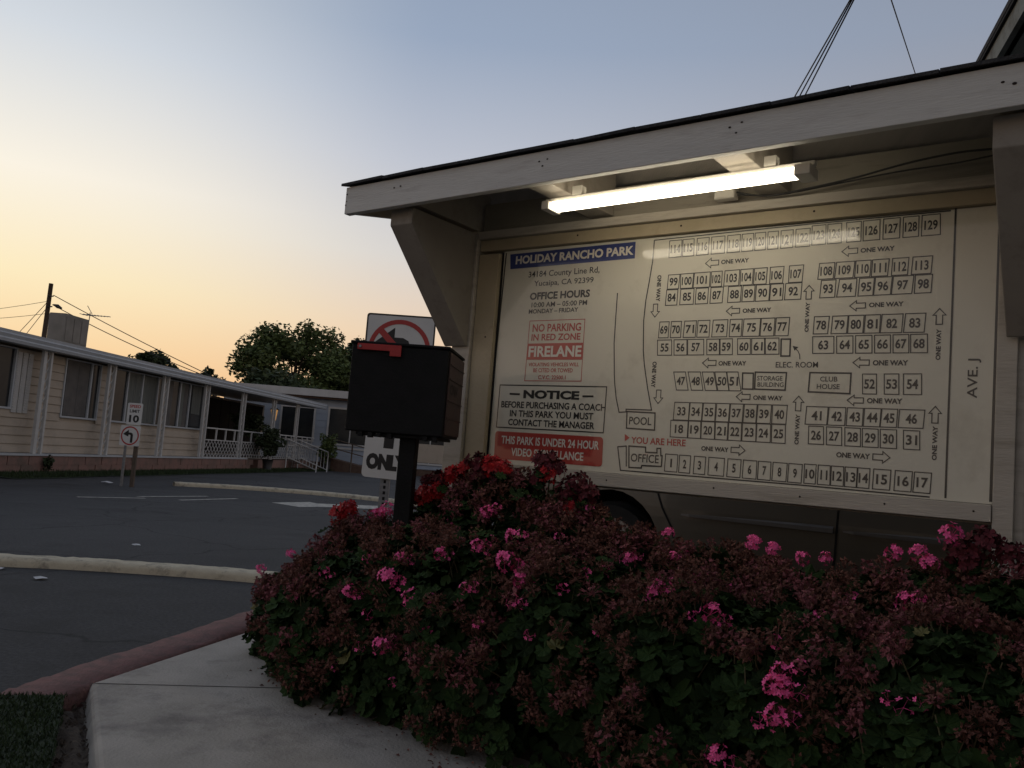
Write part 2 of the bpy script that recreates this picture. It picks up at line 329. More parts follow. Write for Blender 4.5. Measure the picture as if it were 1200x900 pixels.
# map artwork in board coordinates (metres along the board, metres above ground)
LOTS = [
 ('114',1.0268,2.453,1.0936,2.453,1.0947,2.3673,1.0279,2.3671),
 ('115',1.0991,2.453,1.1584,2.453,1.1611,2.3675,1.102,2.3673),
 ('116',1.1755,2.453,1.2379,2.453,1.237,2.3678,1.1755,2.3676),
 ('117',1.2503,2.453,1.3184,2.453,1.32,2.3681,1.252,2.3679),
 ('118',1.3322,2.4531,1.3963,2.4531,1.3952,2.3684,1.3329,2.3681),
 ('119',1.4047,2.4531,1.4608,2.4531,1.4613,2.3686,1.4053,2.3684),
 ('120',1.4683,2.4531,1.5194,2.4531,1.5214,2.3688,1.4696,2.3686),
 ('121',1.53,2.4531,1.5793,2.4531,1.5805,2.369,1.5312,2.3688),
 ('121',1.5921,2.4531,1.6485,2.4531,1.6495,2.3693,1.5933,2.3691),
 ('122',1.6611,2.4531,1.7256,2.4531,1.7273,2.3695,1.6621,2.3693),
 ('123',1.7341,2.4624,1.7959,2.4625,1.7975,2.373,1.7358,2.3727),
 ('124',1.8041,2.4626,1.8646,2.4628,1.8661,2.3732,1.8057,2.373),
 ('125',1.8854,2.4628,1.9484,2.463,1.9497,2.3736,1.8884,2.3733),
 ('126',1.957,2.463,2.0263,2.4633,2.0282,2.3739,1.9591,2.3736),
 ('127',2.0407,2.4633,2.1083,2.4635,2.1086,2.3742,2.0411,2.3739),
 ('128',2.1216,2.4636,2.1832,2.4638,2.184,2.3745,2.1219,2.3743),
 ('129',2.1955,2.4638,2.2655,2.464,2.2684,2.3748,2.1949,2.3745),
 ('99',1.0321,2.2778,1.0941,2.2784,1.0906,2.2058,1.0295,2.2059),
 ('100',1.0987,2.2784,1.1667,2.2791,1.1642,2.2057,1.1007,2.2058),
 ('101',1.1712,2.2791,1.2538,2.2799,1.2531,2.2056,1.1687,2.2057),
 ('102',1.26,2.2799,1.3148,2.2804,1.315,2.2055,1.2593,2.2056),
 ('103',1.3286,2.2805,1.4018,2.2812,1.4002,2.2054,1.3262,2.2055),
 ('104',1.4077,2.2813,1.4686,2.2818,1.467,2.2053,1.407,2.2054),
 ('105',1.4744,2.2819,1.5358,2.2824,1.5334,2.2052,1.4728,2.2053),
 ('106',1.5503,2.2826,1.6144,2.2832,1.6112,2.2052,1.5504,2.2052),
 ('107',1.6397,2.2834,1.7044,2.284,1.7005,2.205,1.6381,2.2051),
 ('84',1.027,2.2016,1.0881,2.2016,1.0869,2.1237,1.0248,2.1236),
 ('85',1.1037,2.2016,1.1744,2.2016,1.1739,2.124,1.1024,2.1238),
 ('86',1.1851,2.2016,1.249,2.2017,1.2485,2.1242,1.1847,2.124),
 ('87',1.2621,2.2017,1.3255,2.2017,1.3232,2.1244,1.2608,2.1242),
 ('88',1.3512,2.2017,1.4156,2.2017,1.4133,2.1246,1.3498,2.1245),
 ('89',1.4231,2.2017,1.4813,2.2018,1.4797,2.1248,1.4208,2.1247),
 ('90',1.4878,2.2018,1.5522,2.2018,1.5506,2.125,1.4855,2.1248),
 ('91',1.557,2.2018,1.6169,2.2018,1.6145,2.1252,1.5546,2.125),
 ('92',1.6264,2.2018,1.7006,2.2019,1.6982,2.1254,1.624,2.1252),
 ('108',1.7754,2.2851,1.8428,2.2852,1.838,2.2122,1.7706,2.2124),
 ('109',1.85,2.2853,1.9284,2.2854,1.9229,2.212,1.8436,2.2122),
 ('110',1.9331,2.2854,1.9966,2.2855,1.9934,2.2118,1.9299,2.212),
 ('111',2.0027,2.2855,2.0709,2.2856,2.0662,2.2116,1.9995,2.2118),
 ('112',2.0843,2.2857,2.1493,2.2858,2.1461,2.2114,2.0819,2.2115),
 ('113',2.1654,2.2858,2.2422,2.2859,2.2376,2.2111,2.1607,2.2113),
 ('93',1.7872,2.2064,1.8511,2.2064,1.8481,2.1274,1.7827,2.1272),
 ('94',1.8662,2.2064,1.9403,2.2065,1.9366,2.1278,1.8569,2.1275),
 ('95',1.9512,2.2065,2.0127,2.2066,2.009,2.1281,1.9474,2.1278),
 ('96',2.0173,2.2066,2.0858,2.2066,2.0805,2.1284,2.0128,2.1281),
 ('97',2.0902,2.2066,2.1718,2.2067,2.1658,2.1287,2.085,2.1284),
 ('98',2.1775,2.2067,2.2441,2.2068,2.2403,2.129,2.1759,2.1288),
 ('69',1.0006,2.0404,1.0518,2.0406,1.0508,1.9599,0.9977,1.9601),
 ('70',1.0639,2.0407,1.1179,2.0409,1.1178,1.9598,1.0628,1.9599),
 ('71',1.1352,2.0409,1.1971,2.0411,1.1951,1.9595,1.1314,1.9597),
 ('72',1.2051,2.0412,1.2667,2.0414,1.2665,1.9593,1.2031,1.9595),
 ('73',1.2833,2.0414,1.3572,2.0417,1.3553,1.9591,1.2796,1.9593),
 ('74',1.3691,2.0417,1.428,2.0419,1.4269,1.9589,1.368,1.9591),
 ('75',1.4363,2.0419,1.5162,2.0422,1.5134,1.9587,1.4327,1.9589),
 ('76',1.5202,2.0422,1.5846,2.0425,1.5818,1.9585,1.5182,1.9587),
 ('77',1.5902,2.0425,1.6525,2.0427,1.6489,1.9583,1.5874,1.9585),
 ('55',0.9938,1.9489,1.071,1.9489,1.0761,1.8723,0.9991,1.8722),
 ('56',1.0838,1.9489,1.152,1.9489,1.1569,1.8725,1.0889,1.8724),
 ('57',1.1565,1.9489,1.24,1.9489,1.2448,1.8727,1.1614,1.8725),
 ('58',1.2558,1.9489,1.3191,1.9489,1.3237,1.8729,1.2605,1.8728),
 ('59',1.3234,1.9489,1.3847,1.9489,1.3891,1.8731,1.3279,1.8729),
 ('60',1.4099,1.9488,1.4722,1.9488,1.4764,1.8733,1.4142,1.8731),
 ('61',1.4787,1.9488,1.5398,1.9488,1.5439,1.8734,1.4829,1.8733),
 ('62',1.5438,1.9488,1.6077,1.9488,1.6116,1.8736,1.5479,1.8734),
 ('78',1.7638,2.0419,1.8295,2.042,1.825,1.9635,1.7617,1.9638),
 ('79',1.8439,2.042,1.9097,2.0421,1.906,1.9632,1.8395,1.9634),
 ('80',1.9136,2.0421,1.9772,2.0422,1.9743,1.9629,1.9107,1.9632),
 ('81',1.9826,2.0422,2.0449,2.0423,2.0427,1.9626,1.9789,1.9629),
 ('82',2.0509,2.0423,2.1354,2.0424,2.1317,1.9622,2.0465,1.9626),
 ('83',2.1449,2.0424,2.224,2.0425,2.2196,1.9619,2.139,1.9622),
 ('63',1.7598,1.9512,1.8528,1.9517,1.8561,1.8755,1.7634,1.8757),
 ('64',1.8647,1.9518,1.9338,1.9521,1.937,1.8754,1.8681,1.8755),
 ('65',1.9447,1.9522,2.0129,1.9526,2.016,1.8753,1.9479,1.8754),
 ('66',2.0235,1.9526,2.0879,1.953,2.0908,1.8752,2.0266,1.8753),
 ('67',2.0982,1.9531,2.1604,1.9534,2.1632,1.8751,2.1011,1.8752),
 ('68',2.1676,1.9534,2.2327,1.9538,2.2353,1.875,2.1704,1.8751),
 ('47',1.0928,1.7888,1.1549,1.7891,1.1748,1.7002,1.1131,1.6999),
 ('48',1.1691,1.7892,1.2327,1.7895,1.2512,1.7005,1.1917,1.7002),
 ('49',1.242,1.7895,1.3007,1.7898,1.3224,1.7007,1.2632,1.7005),
 ('50',1.3061,1.7898,1.3638,1.7901,1.3815,1.701,1.3269,1.7008),
 ('51',1.3665,1.7901,1.4214,1.7904,1.4406,1.7012,1.3833,1.701),
 ('52',1.9809,1.7838,2.0381,1.7843,2.0415,1.6979,1.9845,1.6976),
 ('53',2.0693,1.7846,2.1274,1.7852,2.1306,1.6983,2.0726,1.698),
 ('54',2.1455,1.7854,2.2158,1.7861,2.2188,1.6987,2.1486,1.6984),
 ('33',1.1085,1.6395,1.1863,1.6395,1.1852,1.5535,1.1056,1.5535),
 ('34',1.19,1.6395,1.2541,1.6395,1.2521,1.5535,1.1871,1.5535),
 ('35',1.2587,1.6395,1.3198,1.6395,1.3196,1.5535,1.2558,1.5535),
 ('36',1.3252,1.6395,1.3896,1.6394,1.3875,1.5534,1.3232,1.5535),
 ('37',1.394,1.6394,1.4563,1.6394,1.4542,1.5534,1.3919,1.5534),
 ('38',1.4615,1.6394,1.5217,1.6394,1.5196,1.5534,1.4585,1.5534),
 ('39',1.526,1.6394,1.5893,1.6394,1.5871,1.5534,1.523,1.5534),
 ('40',1.5943,1.6394,1.6621,1.6394,1.659,1.5534,1.5938,1.5534),
 ('18',1.0933,1.5504,1.1845,1.5505,1.1842,1.4687,1.095,1.4692),
 ('19',1.1882,1.5505,1.2495,1.5505,1.2528,1.4684,1.1879,1.4687),
 ('20',1.2541,1.5505,1.3197,1.5506,1.3229,1.468,1.2556,1.4683),
 ('21',1.3242,1.5506,1.3859,1.5507,1.3864,1.4677,1.3265,1.468),
 ('22',1.3903,1.5507,1.4526,1.5507,1.4539,1.4673,1.3908,1.4677),
 ('23',1.4569,1.5508,1.5214,1.5508,1.5243,1.467,1.4582,1.4673),
 ('24',1.5257,1.5508,1.5897,1.5509,1.5917,1.4667,1.526,1.467),
 ('25',1.5948,1.5509,1.6575,1.551,1.6602,1.4663,1.5975,1.4666),
 ('41',1.7484,1.6368,1.8422,1.6364,1.8395,1.5575,1.7449,1.5573),
 ('42',1.8467,1.6364,1.9176,1.6361,1.9157,1.5577,1.8422,1.5575),
 ('43',1.9246,1.6361,1.9904,1.6358,1.9885,1.5578,1.9218,1.5577),
 ('44',1.9956,1.6358,2.0625,1.6355,2.0596,1.558,1.9928,1.5578),
 ('45',2.0658,1.6355,2.1288,1.6352,2.1259,1.5581,2.0613,1.558),
 ('46',2.1362,1.6351,2.2337,1.6347,2.2292,1.5584,2.1325,1.5581),
 ('26',1.7618,1.5496,1.8264,1.5493,1.83,1.4705,1.7637,1.4707),
 ('27',1.839,1.5492,1.9038,1.5489,1.9072,1.4702,1.8425,1.4704),
 ('28',1.917,1.5488,1.982,1.5485,1.9852,1.4699,1.9204,1.4701),
 ('29',1.9897,1.5485,2.0541,1.5482,2.0572,1.4696,1.9929,1.4698),
 ('30',2.0625,1.5482,2.1271,1.5479,2.13,1.4693,2.0656,1.4695),
 ('31',2.1541,1.5477,2.2168,1.5474,2.2195,1.4689,2.1569,1.4692),
 ('1',1.0767,1.3844,1.1417,1.3837,1.1416,1.3001,1.0756,1.3007),
 ('2',1.1512,1.3836,1.2084,1.383,1.2082,1.2994,1.151,1.3),
 ('3',1.2278,1.3827,1.2857,1.3821,1.2845,1.2986,1.2267,1.2992),
 ('4',1.3011,1.382,1.3791,1.3811,1.3787,1.2977,1.3008,1.2985),
 ('5',1.3959,1.3809,1.4597,1.3802,1.4584,1.2969,1.3946,1.2976),
 ('6',1.4709,1.3801,1.535,1.3794,1.5345,1.2962,1.4696,1.2968),
 ('7',1.5427,1.3794,1.6005,1.3787,1.6007,1.2955,1.5413,1.2961),
 ('8',1.6104,1.3786,1.6744,1.3779,1.6722,1.2948,1.6082,1.2955),
 ('9',1.6818,1.3779,1.742,1.3772,1.7405,1.2942,1.6795,1.2948),
 ('10',1.7516,1.3802,1.8026,1.3799,1.8021,1.2951,1.752,1.2953),
 ('11',1.8117,1.3798,1.8627,1.3795,1.8647,1.2949,1.8111,1.2951),
 ('12',1.868,1.3795,1.9199,1.3791,1.921,1.2947,1.8674,1.2949),
 ('13',1.926,1.3791,1.9762,1.3788,1.9745,1.2945,1.9262,1.2946),
 ('14',1.9787,1.3788,2.028,1.3784,2.0264,1.2942,1.9771,1.2944),
 ('15',2.0432,1.3784,2.1113,1.3779,2.1087,1.2939,2.0407,1.2942),
 ('16',2.1285,1.3778,2.1948,1.3774,2.1922,1.2936,2.1259,1.2939),
 ('17',2.2036,1.3773,2.2675,1.3769,2.264,1.2933,2.1993,1.2936),
]
TEXTS = [
 ('ONE WAY', 1.3756, 2.3248, 0.1391, 0.0217, 'k', 1, 0),
 ('ONE WAY', 1.496, 2.0818, 0.1378, 0.0211, 'k', 1, 0),
 ('ONE WAY', 2.0208, 2.3312, 0.1414, 0.0214, 'k', 1, 0),
 ('ONE WAY', 2.0657, 2.086, 0.1409, 0.021, 'k', 1, 0),
 ('ONE WAY', 1.3908, 1.8314, 0.1376, 0.0223, 'k', 1, 0),
 ('ONE WAY', 1.57, 1.671, 0.1387, 0.0216, 'k', 1, 0),
 ('ONE WAY', 1.3284, 1.4224, 0.1362, 0.0221, 'k', 1, 0),
 ('ONE WAY', 2.0917, 1.8327, 0.1417, 0.0233, 'k', 1, 0),
 ('ONE WAY', 2.0746, 1.6691, 0.1419, 0.0231, 'k', 1, 0),
 ('ONE WAY', 1.956, 1.4297, 0.1404, 0.0233, 'k', 1, 0),
 ('ONE WAY', 1.7314, 2.0417, 0.137, 0.0184, 'k', 1, 90),
 ('ONE WAY', 0.9821, 2.2126, 0.136, 0.0228, 'k', 1, -90),
 ('ONE WAY', 0.9861, 1.7747, 0.1314, 0.0238, 'k', 1, -90),
 ('ONE WAY', 1.7112, 1.5328, 0.1373, 0.0193, 'k', 1, 90),
 ('ONE WAY', 2.2752, 1.5003, 0.141, 0.0187, 'k', 1, 90),
 ('ONE WAY', 2.276, 1.9091, 0.1309, 0.0189, 'k', 1, 90),
 ('ELEC. ROOM', 1.6944, 1.8245, 0.191, 0.0263, 'k', 0, 0),
 ('POOL', 0.9273, 1.5406, 0.1246, 0.0399, 'k', 0, 0),
 ('YOU ARE HERE', 1.0312, 1.4432, 0.2952, 0.0336, 'r', 0.4, 0),
 ('OFFICE', 0.9648, 1.3559, 0.1541, 0.0412, 'k', 0, 0),
 ('STORAGE', 1.5744, 1.7618, 0.1177, 0.0217, 'k', 0, 0),
 ('BUILDING', 1.5793, 1.7327, 0.1217, 0.0216, 'k', 0, 0),
 ('CLUB', 1.8393, 1.7606, 0.0747, 0.0223, 'k', 0, 0),
 ('HOUSE', 1.8381, 1.7272, 0.0989, 0.0222, 'k', 0, 0),
 ('AVE. J', 2.4116, 1.7686, 0.161, 0.048, 'k', 0, 90),
 ('HOLIDAY RANCHO PARK', 0.453, 2.4209, 0.7478, 0.0485, 'w', 1, 0),
 ('34184 County Line Rd,', 0.4027, 2.3279, 0.4566, 0.0443, 'k', 0, 0),
 ('Yucaipa, CA 92399', 0.4072, 2.2752, 0.3821, 0.04, 'k', 0, 0),
 ('OFFICE HOURS', 0.3885, 2.2081, 0.3871, 0.0421, 'k', 1, 0),
 ('10:00 AM – 05:00 PM', 0.3891, 2.1589, 0.3584, 0.0283, 'k', 0.3, 0),
 ('MONDAY – FRIDAY', 0.3555, 2.1225, 0.3216, 0.0252, 'k', 0.5, 0),
 ('NO PARKING', 0.3857, 2.0286, 0.3125, 0.0438, 'r', 0.5, 0),
 ('IN RED ZONE', 0.3841, 1.9766, 0.316, 0.0375, 'r', 0.5, 0),
 ('FIRELANE', 0.3849, 1.8977, 0.34, 0.0601, 'w', 0.8, 0),
 ('VIOLATING VEHICLES WILL', 0.3826, 1.8263, 0.3238, 0.0207, 'r', 0.3, 0),
 ('BE CITED OR TOWED', 0.3817, 1.7943, 0.254, 0.0227, 'r', 0.3, 0),
 ('C.V.C. 22500.1', 0.379, 1.7561, 0.1771, 0.0227, 'r', 0.3, 0),
 ('NOTICE', 0.3812, 1.6614, 0.3595, 0.0472, 'k', 1.4, 0),
 ('BEFORE PURCHASING A COACH', 0.3901, 1.6021, 0.6689, 0.0368, 'k', 0.5, 0),
 ('IN THIS PARK YOU MUST', 0.387, 1.5539, 0.5348, 0.0367, 'k', 0.5, 0),
 ('CONTACT THE MANAGER', 0.3889, 1.505, 0.5523, 0.0366, 'k', 0.5, 0),
 ('THIS PARK IS UNDER 24 HOUR', 0.3892, 1.4051, 0.6241, 0.0445, 'w', 0.5, 0),
 ('VIDEO SURVEILLANCE', 0.3814, 1.3417, 0.463, 0.0444, 'w', 0.5, 0),
 ('A', 1.6193, 2.3896, 0.0223, 0.0146, 'k', 0.3, 0),
]
ARROWS = [
 (1.2599,2.3238,0.0679,0.0476,'L'),
 (1.3794,2.0828,0.0662,0.0462,'L'),
 (1.7336,2.1552,0.063,0.0475,'U'),
 (0.971,2.0996,0.0664,0.0475,'D'),
 (1.9044,2.3321,0.0673,0.0461,'L'),
 (1.9477,2.0851,0.0661,0.0452,'L'),
 (2.276,2.0266,0.0662,0.049,'U'),
 (1.2752,1.8333,0.0688,0.048,'L'),
 (1.0185,1.6642,0.0673,0.0491,'D'),
 (1.4526,1.6735,0.0669,0.0465,'L'),
 (1.7112,1.6489,0.0666,0.0483,'U'),
 (1.4424,1.4238,0.0677,0.0485,'R'),
 (1.9728,1.8338,0.0674,0.0456,'L'),
 (1.9554,1.6689,0.0676,0.0453,'L'),
 (2.2729,1.617,0.0688,0.0469,'U'),
 (2.0713,1.4296,0.0681,0.0493,'R'),
]
FILLS = [
 ('blue',[(0.0362,2.4588),(0.8344,2.4652),(0.8353,2.3773),(0.0444,2.3724)]),
 ('red',[(0.206,1.9429),(0.5603,1.9428),(0.562,1.8515),(0.2054,1.8528)]),
 ('redround',[(0.0292,1.4502),(0.7222,1.4497),(0.7263,1.2973),(0.0338,1.2965)]),
 ('black',[(0.1068,1.6666),(0.1768,1.6658),(0.1778,1.6552),(0.1079,1.656)]),
 ('black',[(0.5799,1.6624),(0.6465,1.6638),(0.6473,1.6539),(0.5807,1.6524)]),
 ('redtri',[(0.8446,1.472),(0.874,1.4542),(0.8475,1.4337)]),
 ('black',[(1.6722,1.9112),(1.6994,1.9051),(1.6815,1.8888)]),
]
LINES = [
 ('k',0.006,False,[(0.9408,2.4639),(1.6875,2.472),(2.3053,2.4733)]),
 ('k',0.006,False,[(0.9408,2.4639),(0.9388,2.3559),(0.927,2.2507),(0.9146,2.1545),(0.9097,2.0493),(0.9184,1.9005),(0.9183,1.8981),(0.9296,1.8247),(0.9561,1.7064),(0.9857,1.5968),(0.8429,1.5972),(0.8439,1.5837),(0.8038,1.5805),(0.7819,1.6519),(0.7671,1.7299),(0.7612,1.7789),(0.748,1.9369),(0.7474,2.076),(0.7479,2.2008)]),
 ('k',0.007,True,[(0.8491,1.5858),(1.006,1.5831),(1.0088,1.4984),(0.8522,1.5012)]),
 ('k',0.006,False,[(0.8654,1.3087),(0.8578,1.4113),(0.8095,1.4048),(0.8336,1.2874),(1.7451,1.2856),(2.2637,1.2789)]),
 ('k',0.007,True,[(0.8728,1.4121),(0.966,1.4115),(0.9679,1.3862),(1.03,1.387),(1.0285,1.4084),(1.0489,1.4096),(1.0514,1.3743),(1.0585,1.3747),(1.058,1.3218),(0.9517,1.3192),(0.9494,1.3069),(0.8807,1.305)]),
 ('k',0.008,False,[(2.3237,2.4856),(2.3217,1.2798)]),
 ('k',0.012,False,[(2.4871,2.4909),(2.4841,1.2795)]),
 ('k',0.008,False,[(0.0071,2.4687),(-0.0252,1.312)]),
 ('r',0.004,True,[(0.2072,2.0693),(0.5617,2.0689),(0.5655,1.7375),(0.2023,1.7357)]),
 ('k',0.006,'round',[(0.0368,1.7103),(0.722,1.7096),(0.7204,1.4721),(0.0336,1.4728)]),
 ('k',0.007,True,[(1.6183,1.9431),(1.6607,1.9423),(1.6615,1.8646),(1.6207,1.8648)]),
 ('k',0.007,True,[(1.4445,1.7854),(1.4957,1.7848),(1.4981,1.7098),(1.4461,1.7106)]),
 ('k',0.007,True,[(1.5049,1.7899),(1.6504,1.7881),(1.6479,1.7081),(1.5058,1.7107)]),
 ('k',0.007,True,[(1.7559,1.789),(1.933,1.7871),(1.9316,1.6975),(1.7527,1.7025)]),
 ('k',0.004,False,[(1.7078,1.8491),(1.706,1.8696),(1.6979,1.8862),(1.6868,1.897)]),
]
BUSHES = [(-1.033, 4.901, 0.44, 0.3), (-0.811, 4.9, 0.62, 0.36), (-0.586, 4.7, 0.76, 0.38), (-0.265, 4.529, 0.92, 0.36), (-0.002, 4.313, 1.06, 0.36), (0.29, 4.102, 0.98, 0.36), (0.565, 3.903, 0.86, 0.36), (0.873, 3.68, 0.83, 0.38), (1.197, 3.445, 0.8, 0.38), (1.521, 3.21, 0.85, 0.38), (1.794, 2.975, 0.88, 0.38), (2.11, 2.746, 0.85, 0.4), (-0.856, 4.463, 0.48, 0.3), (-0.709, 4.258, 0.62, 0.36), (-0.357, 4.028, 0.8, 0.38), (-0.013, 3.753, 0.84, 0.4), (0.332, 3.479, 0.78, 0.4), (0.688, 3.221, 0.74, 0.4), (1.045, 2.962, 0.72, 0.4), (1.389, 2.688, 0.74, 0.4), (1.728, 2.406, 0.74, 0.42)]
PINK = [(12, -1.055, 4.322, 0.503, 1), (14, -0.634, 3.859, 0.674, 1.2), (14, -0.458, 3.744, 0.762, 1.7), (15, -0.333, 3.636, 0.699, 1.9), (14, -0.462, 3.694, 0.488, 1.3), (13, -0.677, 3.925, 0.328, 0.9), (15, 0.028, 3.507, 0.895, 1.6), (16, 0.07, 3.327, 0.767, 1.1), (5, 0.214, 3.916, 1.042, 1.1), (4, 0.114, 4.112, 1.068, 1), (15, -0.037, 3.604, 0.961, 1), (4, -0.026, 4.083, 1.071, 1), (15, -0.238, 3.659, 0.884, 1.2), (16, 0.333, 3.309, 0.897, 1), (16, 0.404, 3.352, 0.903, 1), (5, 0.44, 3.946, 1.019, 1.2), (5, 0.257, 3.848, 0.976, 1), (17, 0.58, 3.19, 0.876, 1.3), (7, 0.769, 3.471, 0.883, 1.1), (17, 0.557, 3.141, 0.861, 1.3), (17, 0.736, 3.017, 0.833, 1.3), (17, 0.669, 2.989, 0.822, 0.8), (18, 0.722, 2.782, 0.441, 1.3), (14, -0.532, 3.729, 0.606, 1), (14, -0.415, 3.779, 0.84, 1.2), (15, -0.12, 3.45, 0.784, 1.1), (15, -0.059, 3.401, 0.667, 1), (15, -0.258, 3.482, 0.604, 1), (16, 0.093, 3.447, 0.834, 1.2), (15, 0.199, 3.714, 0.912, 1.1), (16, 0.246, 3.249, 0.842, 1), (15, -0.087, 3.581, 0.939, 1.2), (4, -0.232, 4.172, 0.989, 1), (15, 0.05, 3.665, 0.976, 1.3), (13, -0.796, 4.082, 0.717, 1.1), (13, -0.915, 4.049, 0.597, 1), (15, -0.323, 3.563, 0.483, 0.9), (16, 0.132, 3.197, 0.674, 0.9), (6, 0.538, 3.692, 0.923, 1.2), (7, 0.724, 3.642, 0.943, 1.2), (5, 0.353, 3.969, 1.087, 1.1), (4, -0.072, 4.072, 1.048, 1.2), (7, 0.921, 3.432, 0.867, 1), (8, 0.991, 3.327, 0.856, 1), (16, 0.37, 3.145, 0.718, 0.9), (18, 1.07, 2.921, 0.87, 0.9), (9, 1.291, 3.196, 0.9, 1), (14, -0.556, 3.737, 0.462, 1.0), (14, -0.396, 3.688, 0.346, 0.9), (18, 0.886, 2.789, 0.795, 1), (18, 0.881, 2.7, 0.716, 1.3), (18, 0.854, 2.691, 0.683, 1.2), (18, 0.817, 2.677, 0.579, 1.1), (18, 0.857, 2.66, 0.604, 1.3), (18, 0.881, 2.67, 0.678, 1.2), (19, 1.122, 2.508, 0.71, 0.9), (19, 1.149, 2.472, 0.704, 1.1), (9, 1.401, 3.03, 0.919, 1.2), (9, 1.441, 3.024, 0.929, 1), (14, -0.575, 3.878, 0.816, 0.9)]
# ================================================================== THE SETTING
b = MB()
b.add([(-900, -300, 0), (900, -300, 0), (900, 1500, 0), (-900, 1500, 0)], [(0, 1, 2, 3)])
tag(b.build('road', M['asphalt']), 'grey asphalt road', None, None, 'structure')
del_keys = lambda o: None

# concrete pad in front of the planting
b = MB(); pad = [(-1.79, 4.05), (-1.30, 3.07), (-.35, 1.2), (.2, -2), (8, -2), (8, 1.5), (2.2, 3.2), (-.05, 4.9), (-1.05, 6.15), (-1.30, 6.05)]
J0, J1 = (-1.79, 4.05), (-.2, 4.35)
b.prism([(x - (.085 if i in (0, 1, 2) else 0), y - (.0 if i in (0, 1, 2) else 0), -.1) for i, (x, y) in enumerate(pad)], [(x, y, .15) for x, y in pad])
b.f = [tuple(reversed(f)) for f in b.f] if False else b.f
slab = b.build('concrete_pad', M['concrete'], bevel=.018); tag(slab, kind='structure')
j = MB(); L, Rr = strip([(-1.785, 4.035), (-1.3, 4.13), (-.7, 4.25), (0, 4.4)], .004)
for i in range(3): j.add([(*L[i][:2], .1515), (*Rr[i][:2], .1515), (*Rr[i + 1][:2], .1515), (*L[i + 1][:2], .1515)], [(0, 1, 2, 3)])
jo = j.build('pad_joint', M['dark']); jo.parent = slab

# kerbs
def kerb(name, pts, w0, w1, h, m, rnd=.04):
    pts = smooth_path(pts, 16); b = MB(); prof = [(-w0, -.05), (-w0, h * .55), (-w0 + rnd * .5, h * .9), (-w0 + rnd * 1.5, h), (w1 - rnd * 1.5, h), (w1 - rnd * .5, h * .9), (w1, h * .55), (w1, -.05)]
    k = len(prof); vs = []
    for i, p in enumerate(pts):
        a = Vector(pts[max(i - 1, 0)]); c = Vector(pts[min(i + 1, len(pts) - 1)]); d = (c - a).normalized(); n = Vector((d.y, -d.x))
        for q in prof: vs.append((p[0] + n.x * q[0], p[1] + n.y * q[0], q[1] + (random.uniform(-.007, .004) if q[1] > 0 else 0)))
    fs = [(i * k + j, i * k + j + 1, (i + 1) * k + j + 1, (i + 1) * k + j) for i in range(len(pts) - 1) for j in range(k - 1)]
    fs += [tuple(range(k)), tuple((len(pts) - 1) * k + j for j in reversed(range(k)))]
    b.add(vs, fs, True); o = b.build(name, m); tag(o, kind='structure'); return o
kerb('red_kerb', [(-1.985, 3.58), (-1.86, 4.3), (-1.55, 5.9), (-1.40, 6.7), (-1.0, 7.3), (-.2, 7.6), (1.5, 7.7)], .135, .135, .15, M['red_kerb'], .012)
kerb('cream_kerb', [(-8.0, 6.9), (-6.4, 7.45), (-4.45, 8.02), (-3.4, 8.20), (-2.2, 8.22), (-1.2, 8.05), (0, 7.95), (2, 8.2), (5, 8.9)], .155, .155, .085, M['cream_kerb'], .06)
kerb('far_kerb', [(-8.18, 21.8), (-7.4, 22.2), (-6.5, 22.5), (-4.8, 22.6), (-3.1, 22.0), (-1.2, 20.8), (2, 19.0), (6, 17.8)], .17, .17, .10, M['cream_kerb'], .06)

# turf and soil at the lower left
b = MB(); t_ = [(-2.6, 3.60), (-2.08, 3.745), (-1.80, 3.825), (-1.46, 3.06), (-1.0, 1.8), (-4, 1.8)]
b.prism([(x, y, -.05) for x, y in reversed(t_)], [(x, y, .154) for x, y in reversed(t_)])
b.build('turf_base', M['turf'])['kind'] = 'structure'
bl = MB(); rng = random.Random(3)
for _ in range(21000):
    x = rng.uniform(-2.3, -1.1); y = rng.uniform(2.5, 3.86)
    if x > -1.80 + (3.825 - y) * .445 + rng.uniform(-.004, .012): continue
    if y > 3.835 + (x + 1.80) * .28 + rng.uniform(-.006, .006): continue
    a = rng.uniform(0, 6.28); h = rng.uniform(.014, .03); q = .004
    bl.add([(x - q * cos(a), y - q * sin(a), .15), (x + q * cos(a), y + q * sin(a), .15), (x + rng.uniform(-.012, .012), y + rng.uniform(-.012, .012), .152 + h * .7)], [(0, 1, 2)])
tag(bl.build('turf', M['grass']), 'short green turf at the corner of the red kerb', 'turf', None, 'stuff')
b = MB(); s_ = [(-1.83, 3.80), (-1.79, 4.04), (-1.30, 3.07), (-.5, 1.5), (-.9, 1.5), (-1.50, 3.10)]
n_ = 9; gv = []; gf = []
rng = random.Random(5)
for i in range(26):
    t = i / 25; y = 3.98 - t * 2.4
    xa = -1.84 + (3.80 - y) * .45; xb = -1.79 + (4.05 - y) * .50 + .02
    for jx in range(8): gv.append((xa + (xb - xa) * jx / 7, y + rng.uniform(-.02, .02), .075 + rng.uniform(-.015, .025)))
for i in range(25):
    for jx in range(7): gf.append((i * 8 + jx, (i + 1) * 8 + jx, (i + 1) * 8 + jx + 1, i * 8 + jx + 1))
b.add(gv, gf, True); b.build('soil', M['soil'])['kind'] = 'structure'
ch = MB()
